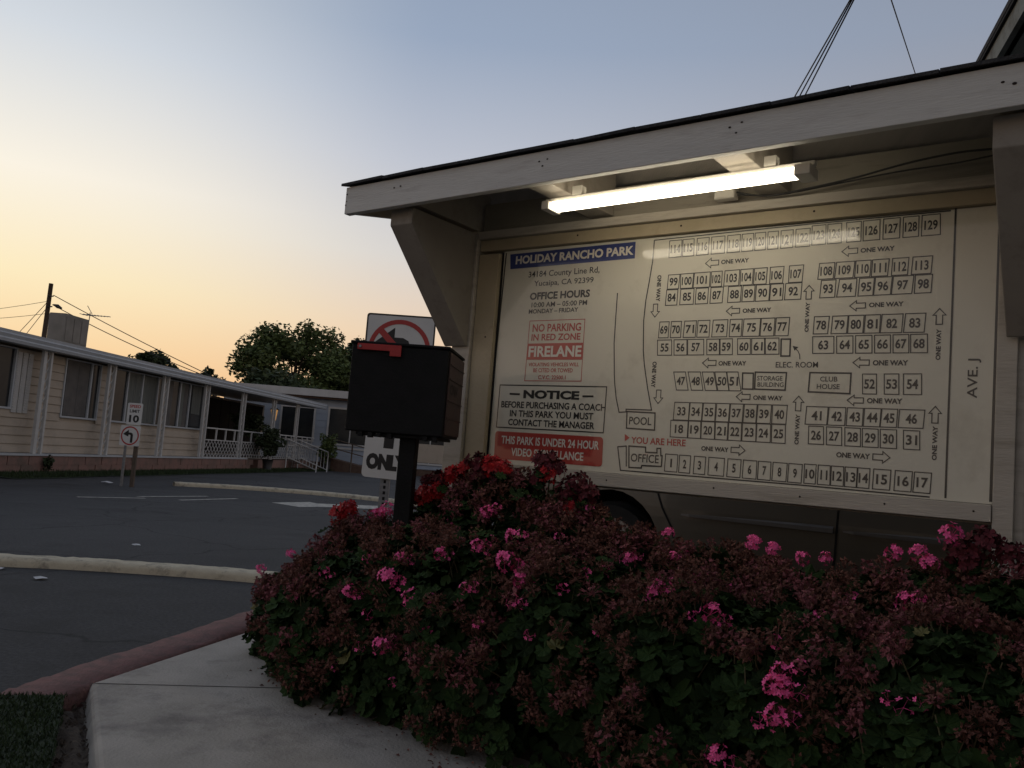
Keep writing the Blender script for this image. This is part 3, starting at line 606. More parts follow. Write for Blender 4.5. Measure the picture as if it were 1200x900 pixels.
for _ in range(260):
    t = rng.random(); y = 3.95 - t * 1.6; xa = -1.80 + (3.80 - y) * .45; xb = -1.79 + (4.05 - y) * .50; x = rng.uniform(xa, xb); r = rng.uniform(.006, .018); z = .085
    p = [(x + r * rng.uniform(.5, 1) * cos(k * 1.57), y + r * rng.uniform(.5, 1) * sin(k * 1.57), z + rng.uniform(-.005, .005)) for k in range(4)] + [(x, y, z + r * rng.uniform(.3, .9))]
    ch.add(p, [(0, 1, 4), (1, 2, 4), (2, 3, 4), (3, 0, 4)])
tag(ch.build('leaf_litter', M['soil']), 'dark crumbs of soil and leaf litter between turf and concrete', 'litter', None, 'stuff')
# planting bed under the geraniums and the raised driveway behind the kiosk
S_ = Vector((.8097, -.5868, 0)); N_ = Vector((-.5868, -.8097, 0)); P_ = Vector((-.0953, 4.9, 0))
def K(u, d, z): p = P_ + S_ * u + N_ * d; return (p.x, p.y, z)
b = MB(); gv = []; gf = []; rng = random.Random(8)
for i in range(25):
    for jx in range(9):
        u = -1.15 + i * .2; d = .0 + jx * .128 * (1 if u > -.3 else max(.55, 1 + (u + .3) * .5))
        gv.append(K(u, d, (.145 if jx in (0, 8) or i in (0, 24) else .175) + rng.uniform(-.004, .015)))
for i in range(24):
    for jx in range(8): gf.append((i * 9 + jx, i * 9 + jx + 1, (i + 1) * 9 + jx + 1, (i + 1) * 9 + jx))
b.add(gv, gf, True); b.build('planting_soil', M['soil'])['kind'] = 'structure'
b = MB(); gv = []; gf = []
def sst(a, c, x): t = min(1, max(0, (x - a) / (c - a))); return t * t * (3 - 2 * t)
for i in range(31):
    for jx in range(25):
        u = -1.2 + i * .4; d = -.2 - jx * .35
        gv.append(K(u, d, .395 * sst(-.9, 1.0, u) * sst(-.2, -1.1, d) * (1 - sst(-6, -8.4, d)) + .004))
for i in range(30):
    for jx in range(24): gf.append((i * 25 + jx, (i + 1) * 25 + jx, (i + 1) * 25 + jx + 1, i * 25 + jx + 1))
b.add(gv, gf, True); b.build('driveway', M['asphalt'])['kind'] = 'structure'

# painted road marks
def poly(name, pts, z, m, parent=None, **k):
    b = MB(); b.add([(x, y, z) for x, y in pts], [tuple(range(len(pts)))]); o = b.build(name, m, parent); return o
o = poly('painted_arrow', [(-4.85, 18.5), (-4.1, 17.85), (-3.85, 18.3), (-2.4, 19.2), (-2.7, 20.2), (-4.05, 19.3), (-4.3, 19.6)], .005, M['roadpaint']); o['kind'] = 'structure'
for pts in ([(-7.75, 16.05), (-6.9, 17.0)], [(-7.15, 17.25), (-6.35, 18.9)], [(-6.3, 17.2), (-5.7, 18.9)]):
    L, Rr = strip(pts, .06); o = poly('painted_line', [L[0][:2], L[1][:2], Rr[1][:2], Rr[0][:2]], .005, M['roadpaint']); o['kind'] = 'structure'
# scraps of litter
for i, (x, y, z, r, lb) in enumerate([(-3.80, 7.40, .006, .065, 'flat white paper scrap on the asphalt before the cream kerb'), (-4.32, 7.72, .006, .05, 'small white scrap against the foot of the cream kerb'),
        (-4.1, 10.0, .006, .05, 'tiny white scrap on the far side of the cream kerb'), (-1.90, 3.36, .175, .022, 'crumpled white scrap lying on the green turf'),
        (-1.72, 3.62, .06, .014, 'small pale scrap in the soil beside the concrete pad'), (-1.52, 3.22, .06, .016, 'white scrap in the soil near the bottom edge'), (-9.2, 20.4, .02, .15, 'pale scrap on the lawn edge under the mobile home')]):
    rng = random.Random(i); b = MB(); p = [(x + r * rng.uniform(.6, 1.1) * cos(k * .785), y + r * rng.uniform(.6, 1.1) * sin(k * .785), z + rng.uniform(0, r * .3)) for k in range(8)] + [(x, y, z + r * .35)]
    b.add(p, [(k, (k + 1) % 8, 8) for k in range(8)])
    tag(b.build('paper_scrap', M['paper']), lb, 'litter', 'paper scraps on the ground')

# ================================================================== MAP KIOSK
def KT(u, d, z): return K(u, d, z + .012 * (u - 1.2))
kiosk = thing('map_kiosk', K(1.24, 0, .15), 'cream timber kiosk with roof sheltering the big park map board', 'kiosk')
boxpart('post', M['kiosk'], kiosk, -.295, -.165, -.07, .055, .1, 2.60, K, .004)
rp = boxpart('post', M['kiosk'], kiosk, 2.500, 2.605, -.07, .010, .1, 2.62, K, .012)
# board: backing + trims
bd = boxpart('map_board', M['board'], kiosk, -.006, 2.488, -.02, 0, 1.270, 2.478, K)
boxpart('back_panel', M['plywood'], kiosk, -.163, 2.498, -.055, -.024, 1.19, 2.60, K)
for nm, m_, a in (('side_trim', 'trim', (-.160, -.020, -.02, .034, 1.15, 2.462)), ('side_trim', 'kiosk', (2.493, 2.566, .012, .034, .60, 2.475)),
                  ('top_trim', 'trim', (-.160, 2.56, -.022, .032, 2.481, 2.545)), ('bottom_trim', 'kiosk', (-.018, 2.491, -.022, .040, 1.200, 1.268)),
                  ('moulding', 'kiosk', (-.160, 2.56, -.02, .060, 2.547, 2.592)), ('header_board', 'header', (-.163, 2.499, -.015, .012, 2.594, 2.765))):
    boxpart(nm, M[m_], kiosk, *a, K, .003)
boxpart('trim_gap', M['dark'], kiosk, -.0185, -.0075, -.021, .004, 1.272, 2.470, K)
# roof
def wedge(name, u0, u1, topz, side):
    """tapered wing bracket: from post at the bottom to fascia at the top"""
    b = MB(); prof = [(.058, 1.925), (.13, 1.925) if False else (.075, 1.925), (.605, 2.50), (.605, topz), (.058, topz)]
    n = len(prof)
    b.add([K(u0, d, z) for d, z in prof] + [K(u1, d, z) for d, z in prof], [tuple(range(n)), tuple(range(2 * n - 1, n - 1, -1))] + [(i, i + n, (i + 1) % n + n, (i + 1) % n) for i in range(n)])
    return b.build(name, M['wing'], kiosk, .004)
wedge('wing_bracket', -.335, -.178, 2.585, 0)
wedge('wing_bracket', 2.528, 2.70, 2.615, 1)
for u in (.565, 1.50):
    b = MB(); u1 = u + .135
    b.hexa([KT(u, .013, 2.615), KT(u1, .013, 2.615), KT(u1, .645, 2.605), KT(u, .645, 2.605), KT(u, .013, 2.86), KT(u1, .013, 2.86), KT(u1, .645, 2.735), KT(u, .645, 2.735)])
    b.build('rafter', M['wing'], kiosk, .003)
for u, u1 in ((-.30, -.19), (2.54, 2.66)):
    b = MB()
    b.hexa([KT(u, -.07, 2.625), KT(u1, -.07, 2.625), KT(u1, .645, 2.630), KT(u, .645, 2.630), KT(u, -.07, 2.86), KT(u1, -.07, 2.86), KT(u1, .645, 2.735), KT(u, .645, 2.735)])
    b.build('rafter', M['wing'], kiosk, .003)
boxpart('fascia', M['fascia'], kiosk, -.61, 3.1, .648, .690, 2.590, 2.740, KT, .003)
b = MB(); b.hexa([KT(-.60, .03, 2.862), KT(3.08, .03, 2.862), KT(3.08, .647, 2.737), KT(-.60, .647, 2.737), KT(-.60, .03, 2.885), KT(3.08, .03, 2.885), KT(3.08, .647, 2.758), KT(-.60, .647, 2.758)])
b.build('roof_deck', M['plywood'], kiosk)
b = MB(); b.hexa([KT(-.60, -.70, 2.73), KT(3.08, -.70, 2.73), KT(3.08, .029, 2.862), KT(-.60, .029, 2.862), KT(-.60, -.70, 2.753), KT(3.08, -.70, 2.753), KT(3.08, .029, 2.885), KT(-.60, .029, 2.885)])
b.build('roof_deck', M['plywood'], kiosk)
for uu in (-.61, 3.06):
    b = MB(); b.hexa([KT(uu, -.72, 2.60), KT(uu + .035, -.72, 2.60), KT(uu + .035, .03, 2.72), KT(uu, .03, 2.72), KT(uu, -.72, 2.75), KT(uu + .035, -.72, 2.75), KT(uu + .035, .03, 2.882), KT(uu, .03, 2.882)])
    b.hexa([KT(uu, .03, 2.72), KT(uu + .035, .03, 2.72), KT(uu + .035, .647, 2.60), KT(uu, .647, 2.60), KT(uu, .03, 2.882), KT(uu + .035, .03, 2.882), KT(uu + .035, .647, 2.756), KT(uu, .647, 2.756)])
    b.build('rake_board', M['kiosk'], kiosk)
# shingle tabs along the eave
rng = random.Random(2); u = -.63; k_ = 0
while u < 3.1:
    w_ = .30 + rng.uniform(-.008, .008)
    dz = rng.uniform(-.002, .003); g = rng.uniform(.004, .010)
    b = MB(); b.hexa([KT(u, .30, 2.838), KT(u + w_ - g, .30, 2.838), KT(u + w_ - g, .712, 2.747 + dz), KT(u, .712, 2.747 - dz), KT(u, .30, 2.852), KT(u + w_ - g, .30, 2.852), KT(u + w_ - g, .712, 2.761 + dz), KT(u, .712, 2.761 - dz)])
    b.build('shingle', M['shingle'], kiosk); u += w_
b = MB(); b.hexa([KT(-.62, -.72, 2.762), KT(3.1, -.72, 2.762), KT(3.1, .03, 2.898), KT(-.62, .03, 2.898), KT(-.62, -.72, 2.775), KT(3.1, -.72, 2.775), KT(3.1, .03, 2.912), KT(-.62, .03, 2.912)])
b.hexa([KT(-.62, .0301, 2.895), KT(3.1, .0301, 2.895), KT(3.1, .31, 2.852), KT(-.62, .31, 2.852), KT(-.62, .0301, 2.911), KT(3.1, .0301, 2.911), KT(3.1, .31, 2.862), KT(-.62, .31, 2.862)])
b.build('roofing', M['shingle'], kiosk)
# nail holes
b = MB()
for u, z in ((-.245, 2.690), (-.20, 2.693), (.675, 2.692), (.72, 2.697), (.695, 2.668), (1.60, 2.692), (1.65, 2.705), (1.628, 2.665), (2.565, 2.680), (2.60, 2.668), (-.60, 2.70), (-.598, 2.66), (-.603, 2.64)):
    c = Vector(KT(u, .6915, z)); a = random.uniform(0, 3); r = random.uniform(.0032, .0052)
    b.add([tuple(c + (S_ * cos(a + k * pi / 4) * 1.5 + Vector((0, 0, 1)) * sin(a + k * pi / 4)) * r) for k in range(8)], [tuple(range(8))])
for u, z in ((.25, 1.235), (.78, 1.232), (1.35, 1.24), (1.75, 1.235), (2.10, 1.236), (2.43, 1.238)):
    c = Vector(K(u, .0415, z)); r = .0045
    b.add([tuple(c + (S_ * cos(k * pi / 4) + Vector((0, 0, 1)) * sin(k * pi / 4)) * r) for k in range(8)], [tuple(range(8))])
for u, z in ((-.07, 1.98), (-.075, 1.20), (.5, 2.52), (1.1, 2.515), (1.75, 2.52)):
    c = Vector(K(u, .0355, z)); r = .0055
    b.add([tuple(c + (S_ * cos(k * pi / 4) + Vector((0, 0, 1)) * sin(k * pi / 4)) * r) for k in range(8)], [tuple(range(8))])
b.build('nail_heads', M['knot'], kiosk)['kind'] = 'stuff'

# printed map (sub-parts of the board)
def BF(u, z, o): return K(u, .0012 + o, z)
def line_strip(b, pts, w, closed=False, off=0.):
    n = len(pts); segs = n if closed else n - 1
    P2 = [Vector((p[0], p[1])) for p in pts]; Ls = []; Rs = []
    for i in range(n):
        a = P2[(i - 1) % n] if (closed or i > 0) else None; c = P2[(i + 1) % n] if (closed or i < n - 1) else None
        d1 = (P2[i] - a).normalized() if a is not None else (c - P2[i]).normalized(); d2 = (c - P2[i]).normalized() if c is not None else d1
        n1 = Vector((-d1.y, d1.x)); n2 = Vector((-d2.y, d2.x)); m_ = (n1 + n2)
        m_ = m_.normalized() if m_.length > .01 else n1
        s_ = 1 / max(.5, m_.dot(n1)); Ls.append(P2[i] + m_ * w / 2 * s_); Rs.append(P2[i] - m_ * w / 2 * s_)
    for i in range(segs):
        k = (i + 1) % n
        b.add([BF(*Ls[i], off), BF(*Rs[i], off), BF(*Rs[k], off), BF(*Ls[k], off)], [(0, 1, 2, 3)])
def rounded(pts, r=.022, n=5):
    out = []; N = len(pts)
    for i in range(N):
        p = Vector(pts[i]); a = (Vector(pts[i - 1]) - p).normalized(); c = (Vector(pts[(i + 1) % N]) - p).normalized()
        p0 = p + a * r; p1 = p + c * r
        for k in range(n + 1):
            t = k / n; out.append(tuple(p0 * (1 - t) ** 2 + p * 2 * t * (1 - t) + p1 * t * t))
    return out
for lot in LOTS:
    b = MB(); q = [(lot[1], lot[2]), (lot[3], lot[4]), (lot[5], lot[6]), (lot[7], lot[8])]
    line_strip(b, q, .0042, True); o_ = b.build('lot_outline', M['blackprint'], bd)
    cx = sum(p[0] for p in q) / 4; cz = sum(p[1] for p in q) / 4; nch = len(lot[0]); wid = (q[1][0] - q[0][0])
    b = MB(); hh = .042; ww = {1: .017, 2: .044, 3: .052}[nch]
    if lot[0] == '1': ww = .009
    if lot[0] == '11': ww = .030
    ww = min(ww, wid * .78); add_text(b, lot[0], cx, cz, ww, hh, BF, .55)
    b.build('lot_number', M['blackprint'], bd)
mk = {'k': M['blackprint'], 'r': M['redprint'], 'w': M['whiteprint']}
for s, u, z, w_, h_, c_, bo, ro in TEXTS:
    b = MB(); add_text(b, s, u, z, w_, h_, BF, bo, ro, .0014 if c_ == 'w' else 0)
    b.build('lettering', mk[c_], bd)
for u, z, L_, H_, dr in ARROWS:
    hd = .42 * L_; pts = [(-L_ / 2, 0), (-L_ / 2 + hd, H_ / 2), (-L_ / 2 + hd, H_ / 4), (L_ / 2, H_ / 4), (L_ / 2, -H_ / 4), (-L_ / 2 + hd, -H_ / 4), (-L_ / 2 + hd, -H_ / 2)]
    a = {'L': 0, 'R': pi, 'U': -pi / 2, 'D': pi / 2}[dr]
    pts = [(u + x * cos(a) - y * sin(a), z + x * sin(a) + y * cos(a)) for x, y in pts]
    b = MB(); line_strip(b, pts, .0044, True); b.build('arrow_outline', M['blackprint'], bd)
fm = {'blue': M['blueprint'], 'red': M['redprint'], 'redround': M['redprint'], 'black': M['blackprint'], 'redtri': M['redprint']}
fn = {'blue': 'title_banner', 'red': 'red_panel', 'redround': 'red_panel', 'black': 'dash', 'redtri': 'pointer'}
for kd, pts in FILLS:
    if kd == 'redround': pts = rounded(pts)
    b = MB(); b.add([BF(p[0], p[1], 0) for p in pts], [tuple(reversed(range(len(pts))))]); b.build(fn[kd], fm[kd], bd)
for c_, w_, cl, pts in LINES:
    b = MB(); m_ = mk.get(cl if isinstance(cl, str) and cl in mk else c_, M['blackprint'])
    if c_ == 'round': pts = rounded(pts)
    line_strip(b, pts, w_, bool(cl)); b.build('map_line', m_, bd)

# fluorescent fitting
lamp = thing('fluorescent_light', K(1.24, .47, 2.56), 'long lit twin-tube fluorescent fitting under the kiosk roof', 'light')
def KL(u, d, z): return K(u, d, z + .012 * (u - 1.2))
b = MB(); b.box(.60, 1.89, .474, .506, 2.556, 2.576, KL); b.build('housing', M['fixture'], lamp, .004)
for uu in (.75, 1.68): boxpart('hanger', M['fixture'], lamp, uu, uu + .05, .462, .505, 2.5775, 2.62, KL)
boxpart('end_cap', M['fixture'], lamp, .605, .645, .435, .548, 2.512, 2.554, KL, .004)
boxpart('end_cap', M['fixture'], lamp, 1.82, 1.885, .435, .548, 2.508, 2.554, KL, .004)
for d in (.463, .521):
    b = MB(); b.tube([KL(.646, d, 2.534), KL(1.819, d, 2.534)], .0165, 12); b.build('tube', M['tube'], lamp)
jb = thing('junction_box', K(1.34, .05, 2.62), 'small square metal junction box above the map board', 'junction box')
boxpart('box', M['fixture'], jb, 1.30, 1.40, .0625, .115, 2.602, 2.69, K, .003)
boxpart('cover', M['fixture'], jb, 1.305, 1.395, .1155, .119, 2.607, 2.685, K, .002)
cb = MB(); cb.tube(smooth_path([K(1.405, .10, 2.63), K(1.55, .10, 2.595), K(1.75, .11, 2.605), K(1.95, .12, 2.625), K(2.15, .13, 2.655), K(2.35, .14, 2.67), K(2.52, .15, 2.66)], 5), .0045, 6)
tag(cb.build('power_cable', M['cable']), 'thin dark cable sagging from the junction box to the right bracket', 'cable', 'cables under the kiosk roof')
cb = MB(); cb.tube(smooth_path([K(1.405, .09, 2.62), K(1.60, .085, 2.600), K(1.85, .10, 2.612), K(2.1, .11, 2.63), K(2.35, .12, 2.635), K(2.52, .13, 2.65)], 5), .0035, 6)
tag(cb.build('power_cable', M['cable']), 'lower thin cable running along the moulding above the map', 'cable', 'cables under the kiosk roof')
# stucco wall right of the kiosk
sw = boxpart('stucco_wall', M['stucco'], None, 2.655, 3.6, -.16, .03, .1, 1.93, K, .01)
tag(sw, 'low grey stucco wall against the right post of the kiosk', 'wall')

# ================================================================== MAILBOX
mb_ = thing('mailbox', (-.47, 4.42, .15), 'large black post-mounted mailbox with raised red flag on its side', 'mailbox')
az = radians(-3.5); mc = Vector((-.787, 4.2, 0)); ex = Vector((cos(az), sin(az), 0)); ey = Vector((.10, 1, 0)).normalized()
def MF(x, y, z): p = mc + ex * x + ey * y; return (p.x, p.y, z)
Wm, Dm = .475, .46
boxpart('body', M['mailbox'], mb_, 0, Wm, 0, Dm, 1.378, 1.800, MF, .006)
boxpart('lid', M['mailbox'], mb_, -.008, Wm + .006, -.008, Dm + .008, 1.802, 1.816, MF, .004)
b = MB(); b.box(Wm + .002, Wm + .008, .015, Dm - .015, 1.392, 1.792, MF); dr = b.build('door', M['maildoor'], mb_, .002)
for z0 in (1.47, 1.555, 1.66, 1.73):
    boxpart('door_rib', M['maildoor'], dr, Wm + .009, Wm + .013, .02, Dm - .02, z0, z0 + .005, MF)
b = MB(); add_text(b, 'OW', .17, 1.615, .24, .055, lambda a, z, o: MF(Wm + .0105, a, z), 1.0); b.build('lettering', M['mailprint'], dr)
b = MB(); pts = [(.03, 1.772), (.19, 1.772), (.19, 1.748), (.245, 1.748), (.245, 1.802), (.03, 1.802)]
b.prism([MF(x, -.012, z) for x, z in pts], [MF(x, -.020, z) for x, z in pts]); fl = b.build('flag', M['flag'], mb_, .002)
b = MB(); b.tube([MF(.045, -.009, 1.787), MF(.045, -.026, 1.787)], .007, 8); b.build('flag_pivot', M['steel'], fl)
boxpart('post', M['mailbox'], mb_, Wm * .5 + .02, Wm * .5 + .10, .06, .145, .12, 1.375, MF, .004)
boxpart('base_plate', M['mailbox'], mb_, .05, Wm - .03, .02, Dm - .03, 1.362, 1.3765, MF, .002)
for i in range(9):
    x = .07 + i * .044 + random.uniform(-.006, .006)
    if .21 < x < .34: continue
    boxpart('bracket_tab', M['mailbox'], mb_, x, x + .022, -.002, .03, 1.358 - random.uniform(0, .008), 1.377, MF)

# ================================================================== ROAD SIGNS
def disc(b, c, ax, ay, r0, r1, n=40, a0=0, a1=2 * pi):
    V = []
    for i in range(n + 1):
        a = a0 + (a1 - a0) * i / n
        V.append(c + ax * r0 * cos(a) + ay * r0 * sin(a)); V.append(c + ax * r1 * cos(a) + ay * r1 * sin(a))
    b.add([tuple(v) for v in V], [(2 * i, 2 * i + 1, 2 * i + 3, 2 * i + 2) for i in range(n)])
def plate(b, F, w, h, r=.04, t=.004, n=5):
    pts = []
    for cx, cz, a0 in ((w / 2 - r, h / 2 - r, 0), (-w / 2 + r, h / 2 - r, 90), (-w / 2 + r, -h / 2 + r, 180), (w / 2 - r, -h / 2 + r, 270)):
        for k in range(n + 1): a = radians(a0 + 90 * k / n); pts.append((cx + r * cos(a), cz + r * sin(a)))
    b.prism([F(x, z, 0) for x, z in pts], [F(x, z, t) for x, z in pts])
def sign_frame(origin, azd, tilt=0.):
    a = radians(azd); ax = Vector((cos(a), sin(a), 0)); nrm_ = Vector((ax.y, -ax.x, 0)); o = Vector(origin); c, s = cos(tilt), sin(tilt)
    return lambda x, z, t: tuple(o + ax * (x * c - z * s) + Vector((0, 0, 1)) * (x * s + z * c) + nrm_ * t)
nl = thing('no_left_turn_sign', (-1.02, 7.83, 0), 'white no-left-turn plate over an ONLY plate on a steel post behind the mailbox', 'traffic sign')
F = sign_frame((-1.04, 7.80, 2.21), -3)
b = MB(); plate(b, F, .63, .62); pl_ = b.build('sign_plate', M['signwhite'], nl)
b = MB(); line_pts = []
def frame_ring(b, F, w, h, t, wd, r=.03):
    o1 = [(-w / 2, -h / 2), (w / 2, -h / 2), (w / 2, h / 2), (-w / 2, h / 2)]; o1 = rounded(o1, r, 4); o2 = rounded([(-w / 2 + wd, -h / 2 + wd), (w / 2 - wd, -h / 2 + wd), (w / 2 - wd, h / 2 - wd), (-w / 2 + wd, h / 2 - wd)], r * .8, 4)
    n = len(o1); b.add([F(x, z, t) for x, z in o1] + [F(x, z, t) for x, z in o2], [(i, (i + 1) % n, (i + 1) % n + n, i + n) for i in range(n)])
frame_ring(b, F, .63, .62, .0055, .014); b.build('border', M['signblack'], pl_)
def turn_arrow(b, F, s, t):
    pts = [(.10, -.22), (.10, .02), (.08, .075), (.03, .10), (-.05, .10), (-.05, .19), (-.235, .04), (-.05, -.03), (-.05, .03), (0, .03), (.02, .01), (.02, -.22)]
    b.add([F(x * s, z * s, t) for x, z in pts], [tuple(range(len(pts)))[::-1]])
b = MB(); turn_arrow(b, F, 1.0, .0058); b.build('turn_arrow', M['signblack'], pl_)
b = MB(); disc(b, Vector(F(0, -.02, .0068)), Vector(F(1, 0, 0)) - Vector(F(0, 0, 0)), Vector(F(0, 1, 0)) - Vector(F(0, 0, 0)), .245, .285)
a = radians(135); b.add([F(.25 * cos(a) - .02, -.02 + .25 * sin(a) - .02, .0075), F(.25 * cos(a) + .02, -.02 + .25 * sin(a) + .02, .0075), F(-.25 * cos(a) + .02, -.02 - .25 * sin(a) + .02, .0075), F(-.25 * cos(a) - .02, -.02 - .25 * sin(a) - .02, .0075)], [(0, 1, 2, 3)]); b.build('prohibition_ring', M['signred'], pl_)
F2 = sign_frame((-1.055, 7.81, 1.43), -3, radians(-1.5))
b = MB(); plate(b, F2, .43, .78); p2 = b.build('sign_plate', M['signwhite'], nl)
b = MB(); add_text(b, 'ONLY', 0, -.245, .37, .145, lambda x, z, o: F2(x, z, .0055), 2.4); b.build('lettering', M['signblack'], p2)
b = MB(); b.add([F2(x, z, .0055) for x, z in [(-.045, -.12), (.045, -.12), (.045, .12), (.12, .12), (0, .30), (-.12, .12), (-.045, .12)]], [tuple(range(7))]); b.build('straight_arrow', M['signblack'], p2)
b = MB()
PX, PY = -1.065, 7.835
b.box(PX - .042, PX + .042, PY - .006, PY, 0, 2.5); b.box(PX - .042, PX - .036, PY + .001, PY + .035, 0, 2.5); b.box(PX + .036, PX + .042, PY + .001, PY + .035, 0, 2.5)
po = b.build('post', M['steel'], nl)
b = MB()
for k in range(26): b.box(PX - .011, PX + .011, PY - .0075, PY - .0065, .1 + k * .05 * 1.0, .1 + k * .05 + .028)
b.build('post_holes', M['dark'], po)
sl = thing('speed_limit_sign', (-8.5, 20.0, 0), 'small speed limit 10 sign over a no-left-turn plate before the mobile home', 'traffic sign')
F = sign_frame((-8.55, 19.95, 1.66), -6)
b = MB(); plate(b, F, .36, .50, .03); p1 = b.build('sign_plate', M['signwhite'], sl)
b = MB(); add_text(b, '10', 0, -.11, .24, .17, lambda x, z, o: F(x, z, .0055), 1.0); b.build('lettering', M['signblack'], p1)
b = MB(); add_text(b, 'LIMIT', 0, .065, .24, .07, lambda x, z, o: F(x, z, .0055), .6); b.build('lettering', M['signblack'], p1)
b = MB(); add_text(b, 'SPEED', 0, .175, .27, .07, lambda x, z, o: F(x, z, .0055), .6); b.build('lettering', M['signred'], p1)
F2 = sign_frame((-8.60, 19.95, 1.16), -6)
b = MB(); plate(b, F2, .48, .46, .03); p2 = b.build('sign_plate', M['signwhite'], sl)
b = MB(); turn_arrow(b, F2, .72, .0055); b.build('turn_arrow', M['signblack'], p2)
b = MB(); disc(b, Vector(F2(0, 0, .0065)), Vector(F2(1, 0, 0)) - Vector(F2(0, 0, 0)), Vector(F2(0, 1, 0)) - Vector(F2(0, 0, 0)), .185, .215); b.build('prohibition_ring', M['signred'], p2)
boxpart('post', M['steel'], sl, -8.72, -8.67, 19.98, 20.02, 0, 1.9)
boxpart('post', M['wood'], sl, -8.50, -8.42, 19.98, 20.05, 0, 1.35)
# ================================================================== MOBILE HOME (long, beige)
HA = Vector((-11.795, 21.597, 0)); HD = Vector((.088, .9961, 0)).normalized(); HN = Vector((HD.y, -HD.x, 0))
def H(s, o, z): p = HA + HD * s + HN * o; return (p.x, p.y, z)
home = thing('mobile_home', H(8, -2, 0), 'long beige mobile home with white awning posts and pink stone skirting', 'mobile home')
WO = -.42
def hbox(nm, m_, s0, s1, o0, o1, z0, z1, par=None, bev=0.): return boxpart(nm, M[m_], par or home, o0, o1, s0, s1, z0, z1, lambda o, s, z: H(s, o, z), bev)
hbox('wall', 'siding', -9, 10.95, -4.4, WO - .03, .5, 3.1)
hbox('wall', 'siding', 10.96, 24.0, -4.4, -3.2, .5, 3.1)
for k in range(12): hbox('screen_panel', 'darkscreen', 11.1 + k * 1.05, 12.1 + k * 1.05, -3.195, -3.15, .55, 3.0)  # dark sheets added over the back wall as porch shade
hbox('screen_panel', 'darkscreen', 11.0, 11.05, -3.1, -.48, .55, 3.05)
WIN = [(-4.6, -.30, 1.62, 3.05), (1.84, 3.50, 1.53, 3.06), (4.20, 7.35, 1.53, 3.06), (7.62, 10.45, 1.53, 3.06)]
def course(s0, s1, z0, z1):
    b = MB(); b.hexa([H(s0, WO - .029, z0), H(s1, WO - .029, z0), H(s1, WO + .028, z0), H(s0, WO + .028, z0), H(s0, WO - .029, z1), H(s1, WO - .029, z1), H(s1, WO + .004, z1), H(s0, WO + .004, z1)])
    b.f = [tuple(reversed(f)) for f in b.f]; b.build('siding_board', M['siding'], home)
hz = (3.09 - .52) / 12
for k in range(12):
    z0 = .52 + k * hz; z1 = z0 + hz - .008
    cuts = [(-9, 10.95)]
    for w0, w1, a, c in WIN:
        if z1 > a + .02:
            nc = []
            for q in cuts:
                if w0 - .05 > q[0] and w1 + .05 < q[1]: nc += [(q[0], w0 - .05), (w1 + .05, q[1])]
                else: nc.append(q)
            cuts = nc
    for q in cuts: course(q[0], q[1], z0, z1)
for wi, (w0, w1, z0, z1) in enumerate(WIN):
    fr_ = MB(); o0, o1 = WO - .03, WO + .045
    for a in ((w0 - .05, w0, z0 - .05, z1 + .03), (w1, w1 + .05, z0 - .05, z1 + .03), (w0 + .001, w1 - .001, z0 - .05, z0 - .001), (w0 + .001, w1 - .001, z1 + .001, z1 + .03)):
        fr_.box(o0, o1, a[0], a[1], a[2], a[3], lambda o, s, z: H(s, o, z))
    wf = fr_.build('window', M['aluminium'], home)
    hbox('pane', 'glass', w0 + .002, w1 - .002, WO - .028, WO - .018, z0, z1, wf)
    mull = {0: (-1.6,), 1: (3.05,), 2: (5.05, 5.95, 6.95), 3: (8.55, 9.3)}[wi]
    for mm in mull: hbox('mullion', 'aluminium', mm, mm + .07, WO - .017, WO + .03, z0 + .001, z1 - .001, wf)
    cur = {0: [(-4.5, -3.0)], 1: [(1.95, 2.5), (2.5, 3.02)], 2: [(5.13, 5.6), (5.6, 5.94), (6.03, 6.5), (6.5, 6.94)], 3: [(7.7, 8.1), (8.65, 8.95), (8.95, 9.25), (9.6, 10.3)]}[wi]
    for c0, c1 in cur:
        b = MB(); n = 14; zz = z0 + .02 if wi != 3 or c0 < 9.5 else z0 + .5
        V = []
        for i in range(n + 1):
            s = c0 + (c1 - c0) * i / n; o = WO - .012 + .006 * sin(i * 2.2)
            V += [H(s, o, zz), H(s, o, z1 - .02)]
        b.add(V, [(2 * i, 2 * i + 2, 2 * i + 3, 2 * i + 1) for i in range(n)], True)
        b.build('curtain', M['curtain'] if (c0 * 10) % 2 < 1 or wi == 2 else M['screen'], wf)
# louvred shutters beside the first window
for s0 in (-.24, -.02, .20):
    sh = hbox('shutter', 'offwhite', s0, s0 + .17, WO + .005, WO + .05, 1.50, 3.0)
    b = MB()
    for k in range(22): b.box(WO + .051, WO + .062, s0 + .02, s0 + .15, 1.55 + k * .065, 1.55 + k * .065 + .03, lambda o, s, z: H(s, o, z))
    b.build('louvre', M['offwhite'], sh)['kind'] = 'stuff'
# skirting: stone veneer blocks
hbox('skirting', 'skirt', -9, 14.2, -.50, -.03, 0, .46)
rng = random.Random(11); s = -2.6
while s < 14.0:
    for r in range(2):
        w_ = rng.uniform(.78, .815); hh = .22
        hbox('stone', 'skirt', s + r * .3, s + r * .3 + w_ - .006, -.031, rng.uniform(-.012, .004), .01 + r * .225, .01 + r * .225 + hh - .001)
    s += .82
hbox('ledge', 'aluminium', -9, 14.2, -.42, .02, .462, .505)
